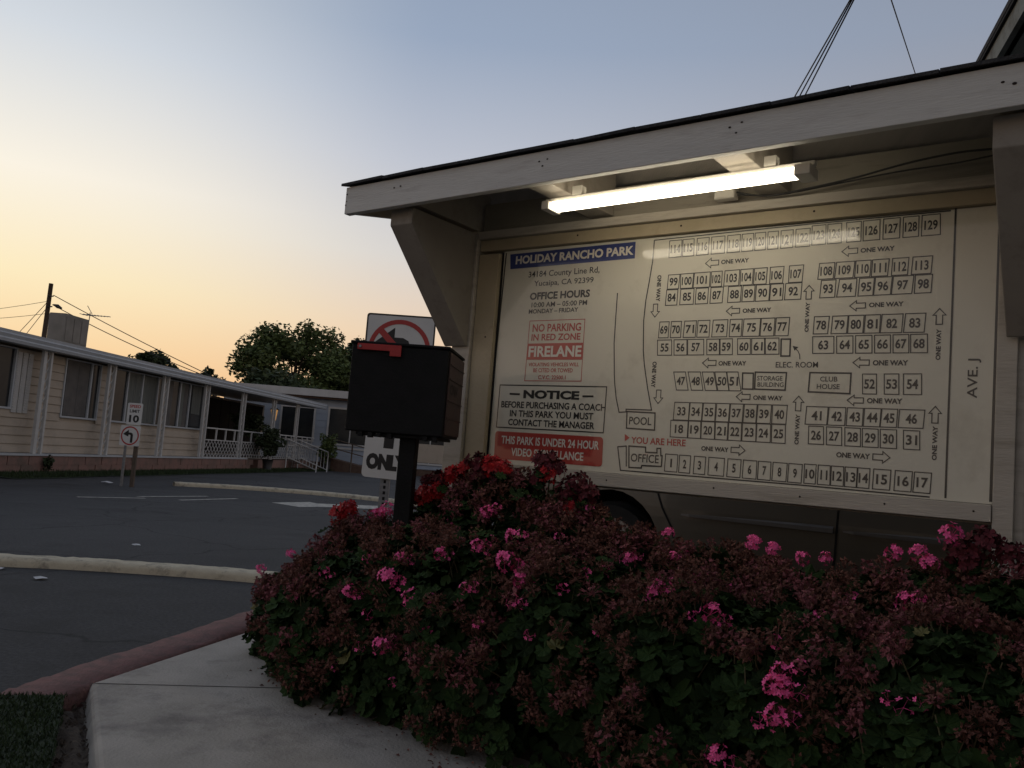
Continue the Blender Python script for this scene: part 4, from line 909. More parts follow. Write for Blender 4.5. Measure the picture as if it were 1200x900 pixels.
# awning roof + fascia gutter
FZ = 3.12
b = MB(); prof = [(.02, FZ), (.10, FZ + .01), (.12, FZ + .08), (.10, FZ + .11), (.13, FZ + .19), (.11, FZ + .22), (.12, FZ + .29), (.02, FZ + .30)]
n = len(prof); b.add([H(-9, o, z) for o, z in prof] + [H(24.1, o, z) for o, z in prof], [(i, (i + 1) % n, (i + 1) % n + n, i + n) for i in range(n)] + [tuple(range(n))[::-1], tuple(range(n, 2 * n))])
b.build('fascia_gutter', M['aluminium'], home)
b = MB(); b.hexa([H(-9, -4.6, 3.30), H(24, -4.6, 3.30), H(24, .018, 3.135), H(-9, .018, 3.135), H(-9, -4.6, 3.62), H(24, -4.6, 3.62), H(24, .018, 3.40), H(-9, .018, 3.40)])
b.f = [tuple(reversed(f)) for f in b.f]; b.build('roof', M['roofmetal'], home)
# posts: pairs joined by scrollwork
def scroll(sA, sB, z0, z1, par):
    b = MB(); c = (sA + sB) / 2; w_ = (sB - sA) / 2 - .01
    z = z0
    while z + .5 < z1:
        pts = [H(c + w_ * .9 * sin(t * pi * 2) , -.10, z + .5 * t) for t in [i / 14 for i in range(15)]]
        b.tube(pts, .011, 4, smooth=False)
        pts = [H(c - w_ * .9 * sin(t * pi * 2), -.10, z + .5 * t) for t in [i / 14 for i in range(15)]]
        b.tube(pts, .011, 4, smooth=False); z += .5
    b.build('scrollwork', M['offwhite'], par)
POSTS = [.33, 3.40, 6.69, 9.84, 13.30, 16.78, 19.95]
for i, s in enumerate(POSTS):
    ps = thing('awning_post', H(s + .16, -.08, 0), ['nearest awning post pair, with wide dark scroll panel', 'second awning post pair, left of the speed limit sign', 'third awning post pair, right of the speed limit sign', 'fourth awning post pair, where siding meets the lattice porch', 'fifth awning post pair, between two lattice panels', 'sixth awning post pair, behind the white stair rail', 'farthest awning post pair at the tip of the porch roof'][i], 'post', 'paired white awning posts of the mobile home')
    wd = .12 if i == 0 else .075
    zb = .507 if i < 5 else 0
    hbox('upright', 'offwhite', s, s + wd, -.14, -.06, zb, FZ + .01, ps)
    hbox('upright', 'offwhite', s + .30, s + .37, -.14, -.06, zb, FZ + .01, ps)
    scroll(s + wd, s + .30, zb + .1, FZ, ps)
# porch: deck, lattice, railing
hbox('deck', 'wood', 10.96, 23.2, -3.19, -.46, .40, .48)
hbox('skirting', 'skirt', 15.6, 23.0, -.50, -.06, 0, .44)
def lattice(s0, s1, z0, z1, par, o=-.07, st=.28):
    b = MB(); W_ = s1 - s0; Hh = z1 - z0; k = -Hh
    for sg in (0, 1):
        q = -Hh
        while q < W_:
            a0, a1 = max(q, 0), min(q + Hh, W_)
            if a1 - a0 > .02:
                za, zb = a0 - q, a1 - q; t = .024; oo = o + sg * .012
                if sg: p = [(s1 - a0, za), (s1 - a1, zb)]
                else: p = [(s0 + a0, za), (s0 + a1, zb)]
                b.add([H(p[0][0] - t, oo, z0 + p[0][1]), H(p[0][0] + t, oo, z0 + p[0][1]), H(p[1][0] + t, oo, z0 + p[1][1]), H(p[1][0] - t, oo, z0 + p[1][1]),
                       H(p[0][0] - t, oo + .008, z0 + p[0][1]), H(p[0][0] + t, oo + .008, z0 + p[0][1]), H(p[1][0] + t, oo + .008, z0 + p[1][1]), H(p[1][0] - t, oo + .008, z0 + p[1][1])], [(0, 1, 2, 3), (7, 6, 5, 4), (0, 4, 5, 1), (2, 6, 7, 3)])
            q += st
    b.build('lattice', M['offwhite'], par)['kind'] = 'stuff'
rail = thing('porch_railing', H(14, -.07, .5), 'white porch railing with diamond lattice panels on the mobile home', 'railing')
for s0, s1 in ((10.25, 13.25), (13.7, 16.75), (17.2, 19.9), (20.35, 23.0)):
    hbox('top_rail', 'offwhite', s0, s1, -.11, -.05, 1.56, 1.61, rail)
    n = 3
    for k in range(1, n + 1): hbox('baluster', 'offwhite', s0 + (s1 - s0) * k / (n + .5), s0 + (s1 - s0) * k / (n + .5) + .06, -.105, -.055, 1.17, 1.559, rail)
    hbox('mid_rail', 'offwhite', s0, s1, -.108, -.053, 1.13, 1.168, rail)
    lattice(s0, s1, .53, 1.13, rail)
    hbox('bottom_rail', 'offwhite', s0, s1, -.108, -.053, .507, .529, rail)
# stairs with sloping rails
st = thing('porch_steps', H(19.5, .6, 0), 'white porch steps with thin sloping handrails leading to the lawn', 'steps')
for k in range(4): hbox('tread', 'wood', 19.2 + k * .0 - .0, 20.4, .02 + k * .28, .02 + (k + 1) * .28 - .01, .42 - k * .10, .46 - k * .10, st)
for s_ in (18.9, 20.6):
    for sa, sb, za, zb in ((-.02, 1.45, 1.42, .95), (-.02, 1.45, .62, .10)):
        b = MB(); b.tube([H(s_ - .0, sa, za), H(s_, sb, zb)], .028, 6); b.build('handrail', M['offwhite'], st)
    for o in (.0, 1.45): b = MB(); b.tube([H(s_, o, 0), H(s_, o, 1.42 - o * .32)], .028, 6); b.build('rail_post', M['offwhite'], st)
    b = MB()
    for k in range(1, 9): o = k * .16; b.tube([H(s_, o, .62 - o * .35), H(s_, o, 1.42 - o * .32)], .011, 4)
    b.build('spindles', M['offwhite'], st)['kind'] = 'stuff'
# leafy vines and pots along the skirting
def leafblob(name, c, r, n, ls, m_, label, cat, group=None, pot=None, stemh=None, seed=0, parent_thing=True):
    rng = random.Random(seed); t = thing(name, (c[0], c[1], 0), label, cat, group)
    b = MB()
    for _ in range(n):
        v = Vector((rng.gauss(0, 1), rng.gauss(0, 1), rng.gauss(0, 1))).normalized() * rng.random() ** .45
        lump = .75 + .35 * sin(v.x * 5 + seed) * sin(v.z * 6 + 2 * seed)
        p = Vector((c[0] + v.x * r[0] * lump, c[1] + v.y * r[1] * lump, c[2] + v.z * r[2] * lump))
        a = Vector((rng.gauss(0, 1), rng.gauss(0, 1), rng.gauss(0, .6))).normalized(); q = a.cross(Vector((rng.gauss(0, 1), rng.gauss(0, 1), rng.gauss(0, 1)))).normalized(); s = ls * rng.uniform(.6, 1.3)
        b.add([p - a * s, p + q * s * .55, p + a * s, p - q * s * .55], [(0, 1, 2, 3)])
    f = b.build('foliage', m_, t); f['kind'] = 'stuff'
    if pot:
        q = MB(); q.tube([(c[0], c[1], 0), (c[0], c[1], pot * .9), (c[0], c[1], pot)], [.16, .22, .235], 14); q.build('pot', M['signblack'], t)
    q = MB(); q.tube([(c[0], c[1], pot * .9 if pot else 0), (c[0] + .04, c[1], c[2] - r[2] * .3), (c[0], c[1], c[2] + r[2] * .4)], [.035, .025, .01], 6); q.build('stem', M['bark'], t)
    return t
def Hc(s, o, z): return H(s, o, z)
leafblob('climbing_plant', Hc(.75, .12, .28), (.14, .16, .22), 300, .045, M['vine'], 'dark creeping plant on the pink skirting under the nearest post', 'plant', 'plants along the skirting', seed=1)
leafblob('potted_shrub', Hc(15.2, .5, 1.25), (.75, .7, .85), 2600, .07, M['vine'], 'tall dark shrub in a black pot before the lattice porch', 'shrub', 'potted shrubs by the porch', .5, seed=4)
leafblob('potted_shrub', Hc(22.3, .9, 1.15), (.6, .6, .9), 2000, .07, M['leafA'], 'yellowish feathery shrub in a black pot right of the steps', 'shrub', 'potted shrubs by the porch', .55, seed=5)
leafblob('hedge_shrub', Hc(18.0, -1.6, 2.0), (1.0, .7, .8), 2200, .08, M['leafB'], 'dark bush showing through the open porch', 'shrub', seed=6)
# lawn strip before the home
b = MB(); gv = []; gf = []
for i in range(40):
    s = -2 + i * .85
    wd = 1.15 + .1 * sin(i)
    for jx in range(5): gv.append(H(s, -.03 + jx * wd / 4, .07 - .015 * jx))
for i in range(39):
    for jx in range(4): gf.append((i * 5 + jx, i * 5 + jx + 1, (i + 1) * 5 + jx + 1, (i + 1) * 5 + jx))
b.add(gv, gf, True); b.f = [tuple(reversed(f)) for f in b.f] ; b.build('lawn_base', M['turf'])['kind'] = 'structure'
b = MB(); rng = random.Random(9)
for _ in range(14000):
    s = rng.uniform(-2, 31); o = rng.uniform(0, 1.2); p = Vector(H(s, o, .05)); a = rng.uniform(0, 6.3); h = rng.uniform(.04, .10); q = .012
    b.add([(p.x - q * cos(a), p.y - q * sin(a), .03), (p.x + q * cos(a), p.y + q * sin(a), .03), (p.x + rng.uniform(-.03, .03), p.y + rng.uniform(-.03, .03), .05 + h)], [(0, 1, 2)])
tag(b.build('grass', M['grass']), 'dark grass strip in front of the mobile home skirting', 'grass', None, 'stuff')
# cooler and antenna on the roof
ac = thing('rooftop_cooler', H(3, -1.3, 3.45), 'boxy brown evaporative cooler on the mobile home roof', 'cooler')
fr = lambda o, s, z: H(s, o, z)
hbox('cabinet', 'cooler', 2.40, 3.55, -1.45, -.95, 3.46, 4.36, ac, .02)
hbox('lid', 'cooler', 2.41, 3.54, -1.44, -.96, 4.362, 4.38, ac, .01)
for k in range(3): hbox('grille_panel', 'cooler', 2.45 + k * .37, 2.45 + k * .37 + .32, -.949, -.935, 3.62, 4.28, ac)
for k in range(2): hbox('stand', 'steel', 2.45 + k * 1., 2.53 + k * 1., -1.4, -1.0, 3.44, 3.519, ac)
an = thing('tv_antenna', (-13.2, 26.6, 3.5), 'small TV antenna on a mast behind the rooftop cooler', 'antenna')
b = MB(); b.tube([(-13.15, 26.6, 3.45), (-13.12, 26.6, 4.78)], .014, 5); b.build('mast', M['steel'], an)
b = MB(); b.tube([(-13.35, 26.6, 4.70), (-12.35, 26.3, 4.66)], .012, 5); b.build('boom', M['steel'], an)
for k in range(9):
    t = k / 8; x, y, z = -13.3 + .92 * t, 26.58 - .28 * t, 4.70 - .04 * t; l = .36 - .24 * t
    b = MB(); b.tube([(x - .1 * l, y - l * .5, z), (x + .1 * l, y + l * .5, z)], .010, 4); b.build('element', M['steel'], an)
b = MB(); b.tube([(-13.05, 26.6, 4.73), (-13.2, 26.55, 4.98)], .010, 4); b.build('element', M['steel'], an)

# ================================================================== PALE BLUE HOME BEHIND
Y2 = 47.5
h2 = thing('mobile_home', (-6, Y2 + 3, 0), 'pale blue mobile home with white roof edge and framed windows', 'mobile home')
def B2(x, y, z): return (x, Y2 + y + (x + 8) * .05, z)
def b2(nm, m_, *a, par=None): return boxpart(nm, M[m_], par or h2, *a, B2)
b2('wall', 'bluewall', -15.5, -1.0, .05, 8, .35, 3.75)
for k in range(9): 
    z0 = .38 + k * .37
    b2('siding_board', 'bluewall', -15.5, -1.0, .0, .049, z0, z0 + .355)
b2('roof', 'roofmetal', -16.5, -.4, -.6, 8.6, 3.86, 4.25)
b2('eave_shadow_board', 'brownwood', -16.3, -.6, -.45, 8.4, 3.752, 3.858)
b2('skirting', 'brownwood', -15.5, -1.0, .03, 7.9, -.05, .349)
for x0, x1, z0, z1, n in ((-9.75, -7.4, 1.42, 3.28, 2), (-4.95, -3.45, .72, 2.62, 2), (-12.3, -10.6, 1.5, 3.2, 2)):
    b = MB()
    for a in ((x0 - .1, x0, z0 - .1, z1 + .1), (x1, x1 + .1, z0 - .1, z1 + .1), (x0 + .001, x1 - .001, z0 - .1, z0 - .001), (x0 + .001, x1 - .001, z1 + .001, z1 + .1)): b.box(a[0], a[1], -.06, -.002, a[2], a[3], B2)
    wf = b.build('window', M['offwhite'], h2)
    b2('pane', 'glass', x0, x1, -.03, -.02, z0, z1, par=wf)
    for k in range(1, n): x = x0 + (x1 - x0) * k / n; b2('mullion', 'offwhite', x - .03, x + .03, -.055, -.031, z0, z1, par=wf)
b2('lower_panel', 'siding', -4.95, -3.45, -.058, -.0315, .74, 1.75)
b2('mid_rail', 'offwhite', -15.4, -1.0, -.05, -.003, 1.12, 1.22)
rmp = thing('ramp_railing', (-7.5, 44.5, 0), 'brown timber ramp with thin rail in front of the pale blue home', 'ramp')
b = MB(); b.hexa([(-9.4, 44.2, 0), (-6.2, 44.2, 0), (-6.2, 45.4, 0), (-9.4, 45.4, 0), (-9.4, 44.2, .75), (-6.2, 44.2, .15), (-6.2, 45.4, .15), (-9.4, 45.4, .75)]); b.build('ramp_deck', M['brownwood'], rmp)
for x, z in ((-9.3, 1.75), (-7.8, 1.45), (-6.3, 1.15)): b = MB(); b.tube([(x, 44.2, 0), (x, 44.2, z)], .04, 6); b.build('rail_post', M['wood'], rmp)
for dz in (0, -.45): b = MB(); b.tube([(-9.3, 44.2, 1.72 + dz), (-6.3, 44.2, 1.12 + dz)], .03, 6); b.build('handrail', M['wood'], rmp)
# sunset glow through the porch gap, given as an invented glowing lamp on a pole
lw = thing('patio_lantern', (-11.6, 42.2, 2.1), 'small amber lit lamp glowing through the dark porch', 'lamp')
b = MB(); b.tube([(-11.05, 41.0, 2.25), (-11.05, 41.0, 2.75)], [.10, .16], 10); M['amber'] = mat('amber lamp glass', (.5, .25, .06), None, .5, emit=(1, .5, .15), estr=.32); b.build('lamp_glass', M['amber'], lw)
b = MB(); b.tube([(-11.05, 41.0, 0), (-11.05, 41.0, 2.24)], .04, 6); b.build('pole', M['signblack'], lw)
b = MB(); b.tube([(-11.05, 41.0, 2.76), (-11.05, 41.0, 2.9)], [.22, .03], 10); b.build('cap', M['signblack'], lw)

# ================================================================== TREES
def tree(label, x, y, base_r, h, cr, cz, nclump, nleaf, ls, m_, seed, squash=1.0):
    rng = random.Random(seed); t = thing('tree', (x, y, 0), label, 'tree', 'trees behind the mobile homes')
    tr = MB(); top = Vector((x, y, cz))
    tr.tube([(x, y, 0), (x + .1, y, cz * .35), (x - .05, y, cz * .7), (x, y, cz + cr * .3)], [base_r, base_r * .8, base_r * .6, base_r * .25], 10)
    clumps = []
    for k in range(nclump):
        v = Vector((rng.gauss(0, 1), rng.gauss(0, 1), rng.gauss(0, 1) * .9 + .15)).normalized() * rng.uniform(.35, 1) ** .5
        c = Vector((x + v.x * cr, y + v.y * cr, cz + v.z * (h - cz) * squash * (1 if v.z > 0 else .55)))
        clumps.append((c, cr * rng.uniform(.14, .29)))
        if k % 3 == 0:
            s = Vector((x, y, cz * rng.uniform(.5, .9))); tr.tube([s, s.lerp(c, .5) + Vector((0, 0, -.2)), c], [base_r * .35, base_r * .2, base_r * .06], 6)
    tr.build('trunk', M['bark'], t)
    b = MB()
    for _ in range(nleaf):
        c, r = clumps[rng.randrange(len(clumps))]
        v = Vector((rng.gauss(0, 1), rng.gauss(0, 1), rng.gauss(0, .8))).normalized() * rng.random() ** .5
        p = c + v * r * 1.15; a = Vector((rng.gauss(0, 1), rng.gauss(0, 1), rng.gauss(0, .5))).normalized(); q = a.cross(Vector((rng.gauss(0, 1), rng.gauss(0, 1), rng.gauss(0, 1)))).normalized(); s = ls * rng.uniform(.6, 1.4)
        b.add([p - a * s, p + q * s * .5 + Vector((0, 0, -s * .15)), p + a * s, p - q * s * .5], [(0, 1, 2, 3)])
    b.build('crown', m_, t)['kind'] = 'stuff'
    return t
tree('broad dark tree rising above the white porch roof', -15.0, 60, .35, 9.3, 3.9, 5.8, 70, 26000, .15, M['leafA'], 21)
tree('distant tree crown just above the roof right of the cooler', -25.2, 61, .3, 6.9, 2.0, 5.2, 40, 6000, .16, M['leafB'], 22, .9)
tree('small faint treetop between the cooler tree and the big tree', -22.2, 64, .25, 6.1, 1.5, 4.9, 24, 1500, .15, M['leafB'], 23)
tree('tree whose edge shows left of the mailbox', -9.6, 62, .35, 9.2, 3.1, 6.2, 70, 14000, .17, M['leafB'], 24)
tree('leafy tree filling the view behind the open porch', -14.4, 52.5, .3, 5.2, 3.0, 3.2, 60, 9000, .16, M['leafB'], 25)

# ================================================================== POLES AND WIRES
def tubeobj(name, pts, r, m_, label, cat, group, n=5):
    b = MB(); b.tube(pts, r, n); return tag(b.build(name, m_), label, cat, group)
def sag(a, c, dip, n=14):
    a = Vector(a); c = Vector(c); return [tuple(a.lerp(c, i / n) - Vector((0, 0, dip * 4 * (i / n) * (1 - i / n)))) for i in range(n + 1)]
up = thing('utility_pole', (-24.5, 45, 0), 'brown utility pole behind the rooftop cooler', 'utility pole', 'utility poles')
b = MB(); b.tube([(-24.5, 45, 0), (-24.4, 45, 8.55)], [.15, .11], 8); b.build('shaft', M['wood'], up)
b = MB(); b.tube([(-24.15, 45.0, 7.46), (-23.9, 44.95, 7.38), (-23.65, 44.9, 7.28)], [.03, .11, .05], 8); b.build('cable_splice', M['signblack'], up)
for k in range(2): b = MB(); b.tube([(-24.42, 44.9, 7.3 + k * .55), (-24.1, 44.8, 7.32 + k * .55)], .035, 6); b.build('insulator', M['signblack'], up)
WL = 'wires of the utility pole'
tubeobj('power_line', sag((-24.2, 45, 7.95), (-13.8, 44.5, 3.75), .10), .022, M['cable'], 'upper wire running down right from the pole top', 'wire', WL)
tubeobj('power_line', sag((-24.2, 45, 7.45), (-16.0, 45, 4.4), .15), .022, M['cable'], 'lower wire running down right from below the pole splice', 'wire', WL)
tubeobj('power_line', sag((-24.5, 45, 7.6), (-40, 46, 6.2), .6), .013, M['cable'], 'higher of the two faint wires leaving the pole to the left', 'wire', WL)
tubeobj('power_line', sag((-24.5, 45, 6.95), (-40, 47, 6.6), .6), .013, M['cable'], 'lower of the two faint wires leaving the pole to the left', 'wire', WL)
tubeobj('guy_wire', [(-24.45, 45, 7.6), (-26.3, 43.5, 3.8)], .016, M['cable'], 'left of the two guy wires slanting down from the pole', 'wire', WL)
tubeobj('guy_wire', [(-24.45, 45, 7.3), (-25.6, 43.8, 4.2)], .016, M['cable'], 'right of the two guy wires slanting down from the pole', 'wire', WL)
u2 = thing('utility_pole', (7.1, 30, 0), 'tall timber pole hidden behind the kiosk roof', 'utility pole', 'utility poles')
b = MB(); b.tube([(7.1, 30, 0), (7.1, 30, 10.0)], [.17, .12], 8); b.build('shaft', M['wood'], u2)
O1 = 'overhead cables above the kiosk'
for k, (dx, lb) in enumerate(((-.055, 'left cable of the close trio rising above the kiosk roof'), (.0, 'middle cable of the close trio rising above the kiosk roof'), (.06, 'right cable of the close trio rising above the kiosk roof'))):
    tubeobj('overhead_cable', [(7.1, 30, 9.84 + dx * .3), (3.72 + dx * 1.2, 12, 6.65), (2.97 + dx * .3, 8, 5.94), (1.85, 2, 4.88), (.9, -3, 4.0)], [.02, .010, .008, .006, .006], M['cable'], lb, 'cable', O1)
tubeobj('overhead_cable', [(8.1, 17, 8.6), (5.45, 12, 7.13), (3.35, 8, 5.97), (.8, 3, 4.6)], .0065, M['cable'], 'single thin cable crossing the sky right of the trio', 'cable', O1)

# ================================================================== OFFICE CORNER (top right)
of = thing('office_building', (6.5, 8.5, 0), 'office building whose weathered grey eave shows at the top right', 'building')
E0 = Vector((3.81, 7.30, 5.0)); ED = Vector((.274, .962, 0)).normalized(); ER = Vector((ED.y, -ED.x, 0))
def OFc(a, r, z): p = E0 + ED * a + ER * r; return (p.x, p.y, 5 + z)
ob_ = lambda nm, m_, *a: boxpart(nm, M[m_], of, *a, lambda r, s, z: OFc(s, r, z))
ob_('wall', 'stucco', .75, 5.5, -.2, 6.0, -5.0, -.31)
ob_('wall', 'stucco', .75, 5.5, -14.5, -4.95, -5.0, -.31)  # unseen wing wall, added to block sky and darken the hedge
ob_('fascia', 'officewood', .03, .075, -14.5, 6.3, -.20, -.01)
for r0 in (.12, .27, .42, .57): ob_('soffit_board', 'soffit', r0, r0 + .142, -14.5, 6.3, -.205 + (r0 * .03), -.19 + (r0 * .03))
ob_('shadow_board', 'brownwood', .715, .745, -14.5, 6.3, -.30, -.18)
ob_('roof', 'shingle', 0, 5.8, -14.6, 6.4, 0, .05)  # carried on out of view past the camera to cut skylight on the hedge
ob_('drip_edge', 'dark', .004, .028, -14.6, 6.4, -.03, -.005)
ob_('ceiling', 'brownwood', .78, 5.6, -4.94, -.21, -.30, -.24)  # unseen cover added between the two walls, keeps skylight off the hedge

# ================================================================== PARKED CAR behind the kiosk
Q0 = Vector((.68, 6.3, 0)); T_ = Vector((.829, -.559, 0)).normalized(); B_ = Vector((-T_.y, T_.x, 0)); G = .39
def CF(t, v, z): p = Q0 + T_ * t + B_ * v; return (p.x, p.y, G + z)
car = thing('parked_car', CF(1.5, .9, 0), 'dark bronze car parked behind the map board, seen under it', 'car')
Wd = 1.82; ax0, ax1 = .10, 2.90; ra = .40; rw = .335
def arch(cx, n=14): return [(cx + ra * cos(pi - pi * i / n), .345 + ra * sin(pi - pi * i / n) * 1.02) for i in range(n + 1)]
low = [(-.80, .28)] + [(ax0 - ra, .24)] + arch(ax0) + [(ax0 + ra, .22), (ax1 - ra, .22)] + arch(ax1) + [(ax1 + ra, .26), (3.70, .32), (3.78, .55), (3.74, .90), (3.60, 1.02), (2.5, 1.03), (1.3, 1.02), (.55, .99), (-.2, .90), (-.72, .74), (-.86, .55)]
def side_inset(z): return .05 * max(0, (z - .62) / .4) ** 1.5 + .04 * max(0, (.45 - z) / .25)
b = MB(); n = len(low)
rows = [(0, 1.0), (1, 1.0)]
b.add([CF(t, side_inset(z), z) for t, z in low] + [CF(t, Wd - side_inset(z), z) for t, z in low], [(i, i + n, (i + 1) % n + n, (i + 1) % n) for i in range(n)])
import bmesh
b2m = MB()
from mathutils.geometry import tessellate_polygon
tri = tessellate_polygon([[Vector((t, z, 0)) for t, z in low]])
for q in tri:
    b.f.append((q[0], q[1], q[2])); b.sm.append(False)
    b.f.append((q[0] + n, q[2] + n, q[1] + n)); b.sm.append(False)
o = b.build('body', M['carpaint'], car)
bm = bmesh.new(); bm.from_mesh(o.data); bmesh.ops.recalc_face_normals(bm, faces=bm.faces); bm.to_mesh(o.data); bm.free()
cab = [(.50, 1.0), (1.25, 1.42), (1.7, 1.47), (2.6, 1.45), (3.45, 1.03)]
b = MB(); m = len(cab)
def ci(z): return .07 + .22 * (z - 1.0) / .47
b.add([CF(t, ci(z), z) for t, z in cab] + [CF(t, Wd - ci(z), z) for t, z in cab], [tuple(range(m)), tuple(range(2 * m - 1, m - 1, -1))] + [(i, i + m, (i + 1) % m + m, (i + 1) % m) for i in range(m)])
b.build('cabin', M['carpaint'], car, .02)
def cwin(nm, pts, v, par=car, mt='carglass'):
    b = MB(); b.add([CF(t, (ci(z) - .006) if v == 0 else (Wd - ci(z) + .006), z) for t, z in pts], [tuple(range(len(pts)))]); return b.build(nm, M[mt], par)
for v in (0, 1):
    cwin('side_window', [(.78, 1.06), (1.28, 1.37), (1.66, 1.40), (1.66, 1.06)], v); cwin('side_window', [(1.72, 1.06), (1.72, 1.41), (2.45, 1.39), (2.95, 1.10), (2.95, 1.06)], v)
b = MB(); b.add([CF(.56, .16, 1.04), CF(1.22, .30, 1.41), CF(1.22, Wd - .30, 1.41), CF(.56, Wd - .16, 1.04)], [(0, 1, 2, 3)]); b.v = [(x, y, z + .012) for x, y, z in b.v]; b.build('windscreen', M['carglass'], car)
b = MB(); b.add([CF(3.38, .16, 1.07), CF(2.68, .30, 1.42), CF(2.68, Wd - .30, 1.42), CF(3.38, Wd - .16, 1.07)], [(0, 1, 2, 3)]); b.v = [(x, y, z + .015) for x, y, z in b.v]; b.build('rear_window', M['carglass'], car)
for cx in (ax0, ax1):
    for v0, v1 in ((.05, .26), (Wd - .26, Wd - .05)):
        b = MB(); c0, c1 = Vector(CF(cx, v0, .335)), Vector(CF(cx, v1, .335))
        b.tube([c0 + (c1 - c0) * .0, c0 + (c1 - c0) * .12, c0 + (c1 - c0) * .88, c1], [rw - .03, rw, rw, rw - .03], 28)
        wh = b.build('wheel', M['rubber'], car)
        ve = v0 - .004 if v0 < 1 else v1 + .004
        c = Vector(CF(cx, ve, .335)); b = MB(); disc(b, c, T_, Vector((0, 0, 1)), .0, .055, 12); disc(b, c, T_, Vector((0, 0, 1)), .19, .215, 28)
        for k in range(7):
            a = k * 2 * pi / 7; d1 = T_ * cos(a) + Vector((0, 0, 1)) * sin(a); d2 = T_ * -sin(a) + Vector((0, 0, 1)) * cos(a)
            b.add([tuple(c + d1 * .05 - d2 * .02), tuple(c + d1 * .05 + d2 * .02), tuple(c + d1 * .195 + d2 * .03), tuple(c + d1 * .195 - d2 * .03)], [(0, 1, 2, 3)])
        b.build('rim', M['rim'], wh)
for ax_ in (ax0, ax1): b = MB(); b.box(ax_ - ra + .01, ax_ + ra - .01, .3, Wd - .3, .28, .74, CF); b.build('wheel_well', M['dark'], car)
def seam(pts, w_=.007):
    b = MB()
    for i in range(len(pts) - 1):
        (t0, z0), (t1, z1) = pts[i], pts[i + 1]; d = Vector((t1 - t0, z1 - z0)).normalized() * w_; nx, nz = -d.y, d.x
        b.add([CF(t0 - nx, side_inset(z0) - .0025, z0 - nz), CF(t0 + nx, side_inset(z0) - .0025, z0 + nz), CF(t1 + nx, side_inset(z1) - .0025, z1 + nz), CF(t1 - nx, side_inset(z1) - .0025, z1 - nz)], [(0, 1, 2, 3)])
    b.build('door_seam', M['dark'], car)
seam([(.40, .95), (.44, .80), (.50, .66), (.58, .53), (.61, .40), (.60, .30)]); seam([(1.66, 1.01), (1.66, .80), (1.655, .62), (1.65, .45), (1.62, .30)]); seam([(2.75, .98), (2.70, .80), (2.52, .60), (2.45, .32)])
for t0, t1 in ((.62, 1.635), (1.675, 2.42)):
    b = MB(); si = side_inset(.63)
    b.hexa([CF(t0 + .08, -.016 + si, .618), CF(t1, -.016 + si, .612), CF(t1, .005 + si, .606), CF(t0, .005 + si, .625), CF(t0 + .08, -.016 + si, .636), CF(t1, -.016 + si, .640), CF(t1, .005 + si, .656), CF(t0, .005 + si, .632)])
    b.build('rub_strip', M['plastic'], car)
for t0 in (1.42, 2.32): b = MB(); b.box(t0, t0 + .17, -.02, .03, .80, .83, CF); b.build('door_handle', M['carpaint'], car, .006)
b = MB(); b.box(.68, .86, -.16, .03, .98, 1.10, CF); b.build('mirror', M['carpaint'], car, .02)
for nm, mt, t0, t1, z0, z1 in (('headlight', 'lamp_clear', -.83, -.62, .56, .72), ('taillight', 'lamp_red', 3.62, 3.80, .68, .92)):
    for v0, v1 in ((.03, .38), (Wd - .38, Wd - .03)): b = MB(); b.box(t0, t1, v0, v1, z0, z1, CF); b.build(nm, M[mt], car, .02)
b = MB(); b.box(-.90, -.70, .06, Wd - .06, .30, .50, CF); b.build('bumper', M['carpaint'], car, .03)
b = MB(); b.box(3.65, 3.83, .06, Wd - .06, .36, .58, CF); b.build('bumper', M['carpaint'], car, .03)
b = MB(); b.box(.55, 2.45, .03, .08, .20, .245, CF); b.build('sill_trim', M['plastic'], car)
# ================================================================== GERANIUMS
def raw_mesh(name, v, f, m_, smooth=False):
    me = bpy.data.meshes.new(name); me.from_pydata(v, [], f)
    for q in (m_ if isinstance(m_, list) else [m_]): me.materials.append(q)
    if smooth: me.polygons.foreach_set('use_smooth', [True] * len(f))
    me.update(); return me
def leaf_geo(rng, r=1.0):
    """round scalloped geranium leaf, cupped, notched at the stalk; lies in XY, faces +Z"""
    v = [(0, -.12 * r, 0)]; n = 15; f = []
    for i in range(n):
        a = -pi / 2 + .28 + (2 * pi - .56) * i / (n - 1)
        q = r * (1 + .09 * (1 if i % 2 else -1)) * (1 - .06 * abs(cos(a)))
        v.append((q * cos(a), q * sin(a), r * (.26 * (q / r) ** 2 + .07 * (1 if i % 2 else -1)) + rng.uniform(-.06, .06) * r))
    for i in range(1, n): f.append((0, i, i + 1))
    return v, f
rng = random.Random(77)
LEAF = [raw_mesh('leaf', *leaf_geo(rng), M['geranium_leaf']) for _ in range(5)]
OLDLEAF = [raw_mesh('leaf', *leaf_geo(rng), M['old_leaf']) for _ in range(2)]
